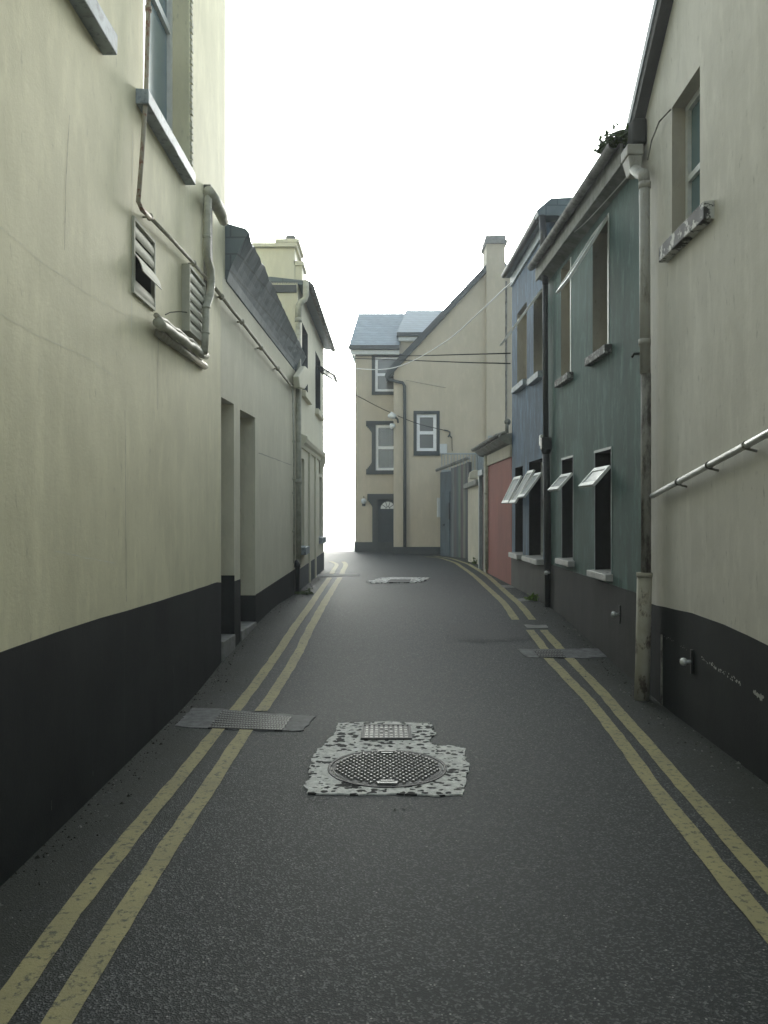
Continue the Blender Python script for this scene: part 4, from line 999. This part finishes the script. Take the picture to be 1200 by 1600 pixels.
# ================================================================ FAR HOUSE
YG,YM=23.3,24.8
fh=thing('tan_house','large tan gabled house with slate roof, dark trim and corner door at the lane end','house',(1.5,24,.3))
G=Frame(0,YG,1,YG,1); H=Frame(0,YM,1,YM,1)
if G.n.y>0: G.n=-G.n; H.n=-H.n
G.n=Vector((0,-1,0)); H.n=Vector((0,-1,0))
gx=lambda px:(px-600)*YG/F; gz=lambda py:EYE-(py-800)*YG/F
hx=lambda px:(px-600)*YM/F; hz=lambda py:EYE-(py-800)*YM/F
xl,xr=gx(616),6.2; zE=gz(592); xap,zap2=gx(775),gz(404)
mb=MB()
hW=(gx(651),gx(682),gz(705),gz(647),.10)
wall_holes(mb,G,xl,xr,-.4,zE,[hW])
slope=(zap2-gz(585))/(xap-gx(604))
zl_=zE; ztl=gz(585)+slope*(xl-gx(604))
mb.add([G.pt(xl,zE),G.pt(xr,zE),G.pt(xr,ztl),G.pt(xap,zap2),G.pt(xl,ztl)],[(0,1,2,3,4)])
for x in (xl,xr): mb.quad((x,YG,-.4),(x,YG,ztl),(x,31,ztl),(x,31,-.4))
mkobj('gable_wall',mb,M['house'],fh)
# roof slabs
def rs2(xa,za,xb,zb,y0,y1,t=.10):
    mb=MB(); mb.hexa([(xa,y0,za),(xb,y0,zb),(xb,y1,zb),(xa,y1,za),(xa,y0,za+t),(xb,y0,zb+t),(xb,y1,zb+t),(xa,y1,za+t)]); return mb
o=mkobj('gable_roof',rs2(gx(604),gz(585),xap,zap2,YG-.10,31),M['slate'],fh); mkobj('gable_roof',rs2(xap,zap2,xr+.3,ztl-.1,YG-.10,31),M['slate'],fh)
mb=MB(); mb.add(*[[],[]]); t_=.16
mb.hexa([(gx(604),YG-.13,gz(585)-.16),(xap,YG-.13,zap2-.10),(xap,YG-.0,zap2-.10),(gx(604),YG-.0,gz(585)-.16),(gx(604),YG-.13,gz(585)+.10),(xap,YG-.13,zap2+.11),(xap,YG-.0,zap2+.11),(gx(604),YG-.0,gz(585)+.10)]); mkobj('barge_board',mb,M['surround'],fh)
# chimney breast
mb=MB(); mb.box(gx(759),gx(788),YG-.16,YG+.7,-.4,gz(384)); cb_=mkobj('chimney',mb,M['house'],fh)
mb=MB(); a,b_=gx(756.5),gx(791); mb.box(a,b_,YG-.22,YG+.76,gz(384),gz(378)); mb.box(gx(758),gx(789),YG-.18,YG+.72,gz(378),gz(371)); mb.tube([(gx(773),YG+.2,gz(371)),(gx(773),YG+.2,gz(366))],.14,10); mkobj('chimney_cap',mb,M['concrete'],cb_)
mb=MB(); mb.box(gx(788.5),gx(792),YG-.06,YG,1,gz(440)); mb.tube([at(790.5,440,YG-.1),at(790.5,680,YG-.1)],.03,8); mkobj('side_downpipe',mb,M['pipe_grey'],fh)
# plinth
mb=MB(); mb.box(xl-.02,xr,YG-.02,YG,-.3,gz(854.5)); mkobj('plinth',mb,M['surround'],fh); mb=MB(); mb.box(hx(555)-.02,xl-.03,YM-.02,YM,-.3,hz(847)); mkobj('plinth',mb,M['surround'],fh)
# main front
ml=hx(555); mr_=2.4
eu=(hx(586),hx(624),hz(612),hz(558),.10); el_=(hx(587),hx(625),hz(735),hz(664),.10); ed=(hx(590),hx(623),.25,hz(780),.15)
mb=MB(); wall_holes(mb,H,ml,xl,-.4,hz(548),[(eu[0],min(eu[1],xl-.001),eu[2],eu[3],.1)]) if False else wall_holes(mb,H,ml,mr_,-.4,hz(548),[eu,el_,ed])
mb.quad((ml,YM,-.4),(ml,YM,hz(548)),(ml,30,hz(548)),(ml,30,-.4)); mb.quad((mr_,YM,hz(548)),(ml,YM,hz(548)),(ml,30,hz(548)),(mr_,30,hz(548)))
mb.add([(ml,YM,hz(548)),(ml,30,hz(548)),(ml,27.4,hz(548)+1.45)],[(0,1,2)])
mkobj('front_wall',mb,M['house'],fh)
rz=1.5+310*27.46/F
mb=MB()
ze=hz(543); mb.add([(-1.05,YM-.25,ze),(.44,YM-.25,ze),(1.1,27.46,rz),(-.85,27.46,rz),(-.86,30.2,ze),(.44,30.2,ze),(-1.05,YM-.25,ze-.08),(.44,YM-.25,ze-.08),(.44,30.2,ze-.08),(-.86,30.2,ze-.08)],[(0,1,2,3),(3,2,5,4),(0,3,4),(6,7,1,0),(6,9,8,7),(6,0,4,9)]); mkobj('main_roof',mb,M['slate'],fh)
mb=MB(); mb.box(-1.06,.46,YM-.33,YM-.25,ze-.11,ze+.01); mkobj('gutter',mb,M['surround'],fh)
mb=MB(); mb.box(-.98,.46,YM-.22,YM,ze-.24,ze-.12); mkobj('soffit_board',mb,M['white'],fh)
# raised second roof
z2=hz(522); r2_=1.5+315*27.6/F
mb=MB(); mb.box(hx(624),2.3,YM+.06,YM+.2,5.5,z2); mkobj('upper_wall',mb,M['house'],fh)
mb=MB(); xs=hx(620); xr2=3.0
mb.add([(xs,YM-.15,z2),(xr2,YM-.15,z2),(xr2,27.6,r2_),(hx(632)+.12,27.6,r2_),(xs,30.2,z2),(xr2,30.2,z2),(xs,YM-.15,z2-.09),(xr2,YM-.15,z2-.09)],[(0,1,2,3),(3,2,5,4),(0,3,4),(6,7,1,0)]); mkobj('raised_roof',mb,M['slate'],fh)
mb=MB(); mb.box(xs,xr2,YM-.22,YM-.15,z2-.10,z2+.01); mkobj('gutter',mb,M['surround'],fh)
mb=MB(); mb.box(xs+.05,xr2,YM-.12,YM+.05,z2-.22,z2-.11); mkobj('soffit_board',mb,M['white'],fh)
# windows and surrounds
def surround(fr,h,w,d=.03,ears=0,sillh=.12,name='surround',top=None,label=None):
    mb=MB(); tw=w if top is None else top
    mb.fbox(fr,h[0]-w,h[0],h[2],h[3],0,d); mb.fbox(fr,h[1],h[1]+w,h[2],h[3],0,d); mb.fbox(fr,h[0]-w-ears,h[1]+w+ears,h[3],h[3]+tw,0,d+.004); mb.fbox(fr,h[0]-w-ears,h[1]+w+ears,h[2]-sillh,h[2],0,d+.03)
    if ears:
        for sg,s in ((-1,h[0]-w),(1,h[1]+w)):
            for k in range(5):
                e=ears*(1-k/5)**1.3; z1_=h[3]-.045*k; s_a,s_b=sorted((s,s+sg*e)); mb.fbox(fr,s_a,s_b,z1_-.045,z1_,0,d)
                z1_=h[2]+.045*k; mb.fbox(fr,s_a,s_b,z1_,z1_+.045,0,d)
    return mkobj(name,mb,M['surround'],fh)
surround(G,hW,.09,sillh=.13)
window(fh,G,*hW[:4],.03,M['upvc'],M['glass_far'],.09,bars=(.5,))
surround(H,eu,.10,sillh=.10); window(fh,H,*eu[:4],.03,M['upvc'],M['glass_far'],.08,bars=(.5,))
surround(H,el_,.12,ears=.17,sillh=.12); w=window(fh,H,*el_[:4],.03,M['upvc'],M['glass_far'],.08,bars=(.5,))
mb=MB(); n=30; prev=None
for i in range(n+1):
    x=el_[0]+.08+(el_[1]-el_[0]-.16)*i/n; d=-.075+.006*math.sin(i*2.2)
    if prev: mb.quad(H.pt(prev[0],el_[2]+.08,prev[1]),H.pt(x,el_[2]+.08,d),H.pt(x,el_[3]-.08,d),H.pt(prev[0],el_[3]-.08,prev[1]))
    prev=(x,d)
mb2=mb
cu=mkobj('curtain',mb2,M['curtain'],w)
for o in w.children:
    if o.name.startswith('pane'): o.data.materials[0]=M['glass_far']
for c_ in w.children:
    if c_.name.startswith('pane'):
        m_=glass('clear_pane',(.3,.32,.32),.1,.5); c_.data.materials[0]=m_
sd=surround(H,ed,.16,ears=.15,sillh=.0001)
mb=MB(); mb.fbox(H,ed[0],ed[1],ed[2],ed[3],-.14,-.10); dr_=mkobj('door',mb,M['door_blue'],fh)
mb=MB()
for k in range(2):
    for j in range(2):
        x0_=ed[0]+.08+k*.27; mb.fbox(H,x0_,x0_+.2,.45+j*.55,.9+j*.55,-.10,-.085)
mkobj('door_panel',mb,M['door_blue'],dr_)
mb=MB(); cx_,cz_=(ed[0]+ed[1])/2-.01,hz(795); 
mb.add([H.pt(cx_,cz_,-.095)]+[H.pt(cx_+.22*math.cos(math.pi*i/16),cz_+.22*math.sin(math.pi*i/16),-.095) for i in range(17)],[(0,i,i+1) for i in range(1,17)]); fl=mkobj('fanlight',mb,M['fanlight'],dr_)
mb=MB()
for i in range(1,5):
    a=math.pi*i/5; mb.tube([H.pt(cx_+.06*math.cos(a),cz_+.06*math.sin(a),-.09),H.pt(cx_+.22*math.cos(a),cz_+.22*math.sin(a),-.09)],.010,5)
mb.tube([H.pt(cx_+.23*math.cos(math.pi*i/16),cz_+.23*math.sin(math.pi*i/16),-.09) for i in range(17)],.012,5); mb.tube([H.pt(cx_+.06*math.cos(math.pi*i/8),cz_+.06*math.sin(math.pi*i/8),-.09) for i in range(9)],.01,5)
mkobj('glazing_bar',mb,M['door_blue'],fl)
# string courses on the tan house front
mb=MB(); mb.fbox(H,ml-.01,xl-.02,hz(622),hz(620.5),0,.012); mb.fbox(H,ml-.01,xl-.02,hz(746),hz(744.5),0,.012); mkobj('string_course',mb,M['house'],fh)
# downpipe on gable
dg=thing('gable_downpipe','dark downpipe with angled neck running down the tan gable','downpipe',(gx(632),YG-.08,.3))
mb=MB(); y_=YG-.09; mb.tube([at(605,583,y_),at(603,588,y_),at(607,593,y_),at(618,596,y_),at(629,598,y_),at(632,603,y_),at(632.5,700,y_),at(632.5,855,y_)],.045,10)
mkobj('pipe',mb,M['surround'],dg,smooth=True)
# lantern by the door
ln=thing('wall_lantern','pale round wall lantern left of the tan house door','lantern',(hx(568),YM,hz(790)))
mb=MB(); mb.ball((hx(568.5),YM-.14,hz(783)),.085,10); mkobj('globe',mb,M['pale_box'],ln,smooth=True)
mb=MB(); mb.tube([(hx(568.5),YM,hz(777)),(hx(568.5),YM-.14,hz(776.5))],.02,6); mb.tube([(hx(568.5),YM-.14,hz(791)),(hx(568.5),YM-.14,hz(787))],.05,8); mkobj('bracket',mb,M['surround'],ln)
# floodlights at corner of gable
fl_=thing('floodlight','white floodlight on a bracket at the tan gable corner, higher one','floodlight',tuple(at(616,655,YG)),'floodlights on the tan gable corner')
mb=MB(); mb.tube([at(610,648,YG-.3),at(617,651,YG-.25)],[.10,.07],10); mb.ball(at(609,650,YG-.3),.06); mkobj('head',mb,M['white'],fl_,smooth=True)
mb=MB(); mb.tube([at(617,651,YG-.2),at(621,655,YG-.12),at(622,660,YG-.0)],.03,6); mkobj('arm',mb,M['surround'],fl_)
f2=thing('floodlight','white floodlight peeping past the tan gable corner, lower one','floodlight',tuple(at(616,667,YG)),'floodlights on the tan gable corner')
mb=MB(); mb.tube([at(611,666,YG-.1),at(616,665,YG-.05)],[.08,.06],10); mkobj('head',mb,M['white'],f2,smooth=True)
# cable hook bracket
hk=thing('cable_bracket','dark iron cable hook fixed on the tan gable right of its window','bracket',tuple(at(702,678,YG)))
mb=MB(); y_=YG-.06; mb.tube([at(694,672,y_),at(699,673,y_),at(703,675,y_),at(703,681,y_),at(706,684,y_)],.02,6); mb.tube([at(703,678,y_),at(700,683,y_)],.02,6); mkobj('hook',mb,M['surround'],hk)
mb=MB(); mb.tube([at(706,684,YG-.02),at(706.5,705,YG-.02)],.008,5); mkobj('lead',mb,M['cable_d'],hk)
mb=MB(); mb.box(gx(687),gx(698),YG-.1,YG,gz(709),gz(694)); o=mkobj('meter_box',mb,M['pale_box'],bevel=.01); tag(o,'grey service box on the tan gable above the metal gate','meter box')
mb=MB(); mb.box(gx(682.5),gx(687.5),YG-.28,YG-.0,gz(808),gz(778)); o=mkobj('meter_box',mb,M['pale_box'],bevel=.01); tag(o,'tall pale box on the tan gable just left of the metal gate','meter box')
# railings on steps behind gate
def rail(pts,h,Y,n,label,fill=True):
    t=thing('railing',label,'railing',tuple(at(pts[0][0],pts[0][1]+h,Y)))
    A=at(*pts[0],Y); B_=at(*pts[1],Y); mb=MB(); mb.tube([A,B_],.022,6); dz=Vector((0,0,h*Y/F)); mb.tube([A-dz,B_-dz],.02,6); mkobj('handrail',mb,M['rail'],t)
    mb=MB()
    for i in range(n): p=A.lerp(B_,i/(n-1)); mb.tube([p,p-dz],.014,5)
    mkobj('balusters',mb,M['rail'],t)
rail([(690,709),(744,709)],34,22.95,12,'grey railing along the steps behind the metal gate')
rail([(744,709),(757,700)],34,22.9,5,'short sloping grey railing rising behind the pale pier')
rail([(763,682),(788,682)],34,22.85,8,'grey railing in front of the chimney breast behind the red outbuilding')
mb=MB(); mb.box(gx(690),gx(745),22.96,YG-.02,.2,gz(735)); mb.box(gx(745),gx(800),22.96,YG-.02,.2,gz(708)); o=mkobj('raised_steps',mb,M['rail']); tag(o,'grey raised steps and landing behind the metal gate','steps')

# ================================================================ CABLES
def cable(label,pts,r,mat,n=24):
    """smooth catenary through points (Catmull-Rom)"""
    P=[Vector(p) for p in pts]; out=[]
    Q=[P[0]*2-P[1]]+P+[P[-1]*2-P[-2]]
    for i in range(1,len(Q)-2):
        for k in range(8):
            t=k/8; a,b_,c_,d_=Q[i-1:i+3]; out.append(.5*((2*b_)+(c_-a)*t+(2*a-5*b_+4*c_-d_)*t*t+(3*b_-a-3*c_+d_)*t**3))
    out.append(P[-1]); mb=MB(); mb.tube(out,r,6); o=mkobj('cable',mb,mat,smooth=True); tag(o,label,'cable'); return o
cable('upper dark cable strung level across the tan house front',[at(555.5,556,YM-.03),at(640,556,21.5),at(720,554,17.5),at(797,552,13.7)],.011,M['cable_d'])
cable('lower dark cable strung across the tan house front just above the white cable end',[at(555.5,560,YM-.03),at(640,563,21.5),at(720,566,17.5),at(797,568,13.7)],.011,M['cable_d'])
cable('white cable sagging from the blue house eaves to the tan house corner',[at(555.5,576,YM-.03),at(600,577,22.6),at(640,566,20.7),at(700,531,17.6),at(750,487,15.3),at(797,443,13.3),at(845,405,11.4)],.012,M['cable_w'])
cable('thin white cable clipped under the green house gutter',[at(852,400,10.3),at(880,375,9.3),at(910,352,8.5),at(950,310,7.75),at(992,262,7.0)],.006,M['cable_w'])
cable('thin dark cable running down from the tan house corner to the iron hook',[at(555.5,617,YM-.03),at(600,640,23.6),at(650,661,23.1),at(697,673,YG-.08)],.010,M['cable_d'])
cable('faint thin wire crossing the tan gable below the sloping roof edge',[at(634,594,YG-.05),at(665,600,YG-.05),at(697,606,YG-.03)],.006,M['pipe_grey'])

# ================================================================ CAMERA, LIGHT, SKY, HAZE
cam=bpy.data.cameras.new('camera'); co=bpy.data.objects.new('camera',cam); COL.objects.link(co)
co.location=(0,0,EYE); co.rotation_euler=(math.radians(90),0,0)
cam.sensor_fit='VERTICAL'; cam.sensor_height=36; cam.lens=36*F/1600; cam.clip_end=2000; cam.clip_start=.05
sc.camera=co
sc.render.resolution_x=768; sc.render.resolution_y=1024
w=bpy.data.worlds.new('World'); sc.world=w; w.use_nodes=True; nt=w.node_tree
bg=nt.nodes['Background']; sky=nt.nodes.new('ShaderNodeTexSky'); sky.sky_type='NISHITA'; sky.sun_disc=False
SE,SR=math.radians(14),math.radians(6)
sky.sun_elevation=SE; sky.sun_rotation=SR; sky.air_density=1.0; sky.dust_density=4.0; sky.ozone_density=1.0
hs=nt.nodes.new('ShaderNodeHueSaturation'); hs.inputs['Saturation'].default_value=.3
nt.links.new(sky.outputs[0],hs.inputs['Color']); tint=nt.nodes.new('ShaderNodeMix'); tint.data_type='RGBA'; tint.blend_type='MULTIPLY'; tint.inputs[0].default_value=1; tint.inputs[7].default_value=(.91,1,1.02,1); nt.links.new(hs.outputs[0],tint.inputs[6]); nt.links.new(tint.outputs[2],bg.inputs['Color']); bg.inputs['Strength'].default_value=.14
su=bpy.data.lights.new('sun','SUN'); su.energy=1.2; su.angle=math.radians(10); su.color=(1,.96,.90)
so=bpy.data.objects.new('sun',su); COL.objects.link(so)
d=Vector((math.sin(SR)*math.cos(SE),math.cos(SR)*math.cos(SE),math.sin(SE)))   # direction to the sun
so.rotation_euler=(-d).to_track_quat('-Z','Y').to_euler(); so.location=(0,0,20)
HZ=.0030
mb=MB(); mb.box(-270,270,-70,430,-4,10.6); ho=mkobj('haze',mb,None); ho['kind']='stuff'; ho['label']='pale sea haze filling the lane and thickening towards the far end'; ho['category']='haze'
hm=bpy.data.materials.new('haze'); hm.use_nodes=True; nt=hm.node_tree; nt.nodes.remove(nt.nodes['Principled BSDF'])
pv=nt.nodes.new('ShaderNodeVolumePrincipled'); pv.inputs['Color'].default_value=(.93,.97,1,1); pv.inputs['Density'].default_value=HZ; pv.inputs['Anisotropy'].default_value=.35
nt.links.new(pv.outputs[0],nt.nodes['Material Output'].inputs['Volume']); ho.data.materials.append(hm)
sc.view_settings.view_transform='Standard'; sc.view_settings.look='None'; sc.view_settings.exposure=1.75; sc.view_settings.gamma=1
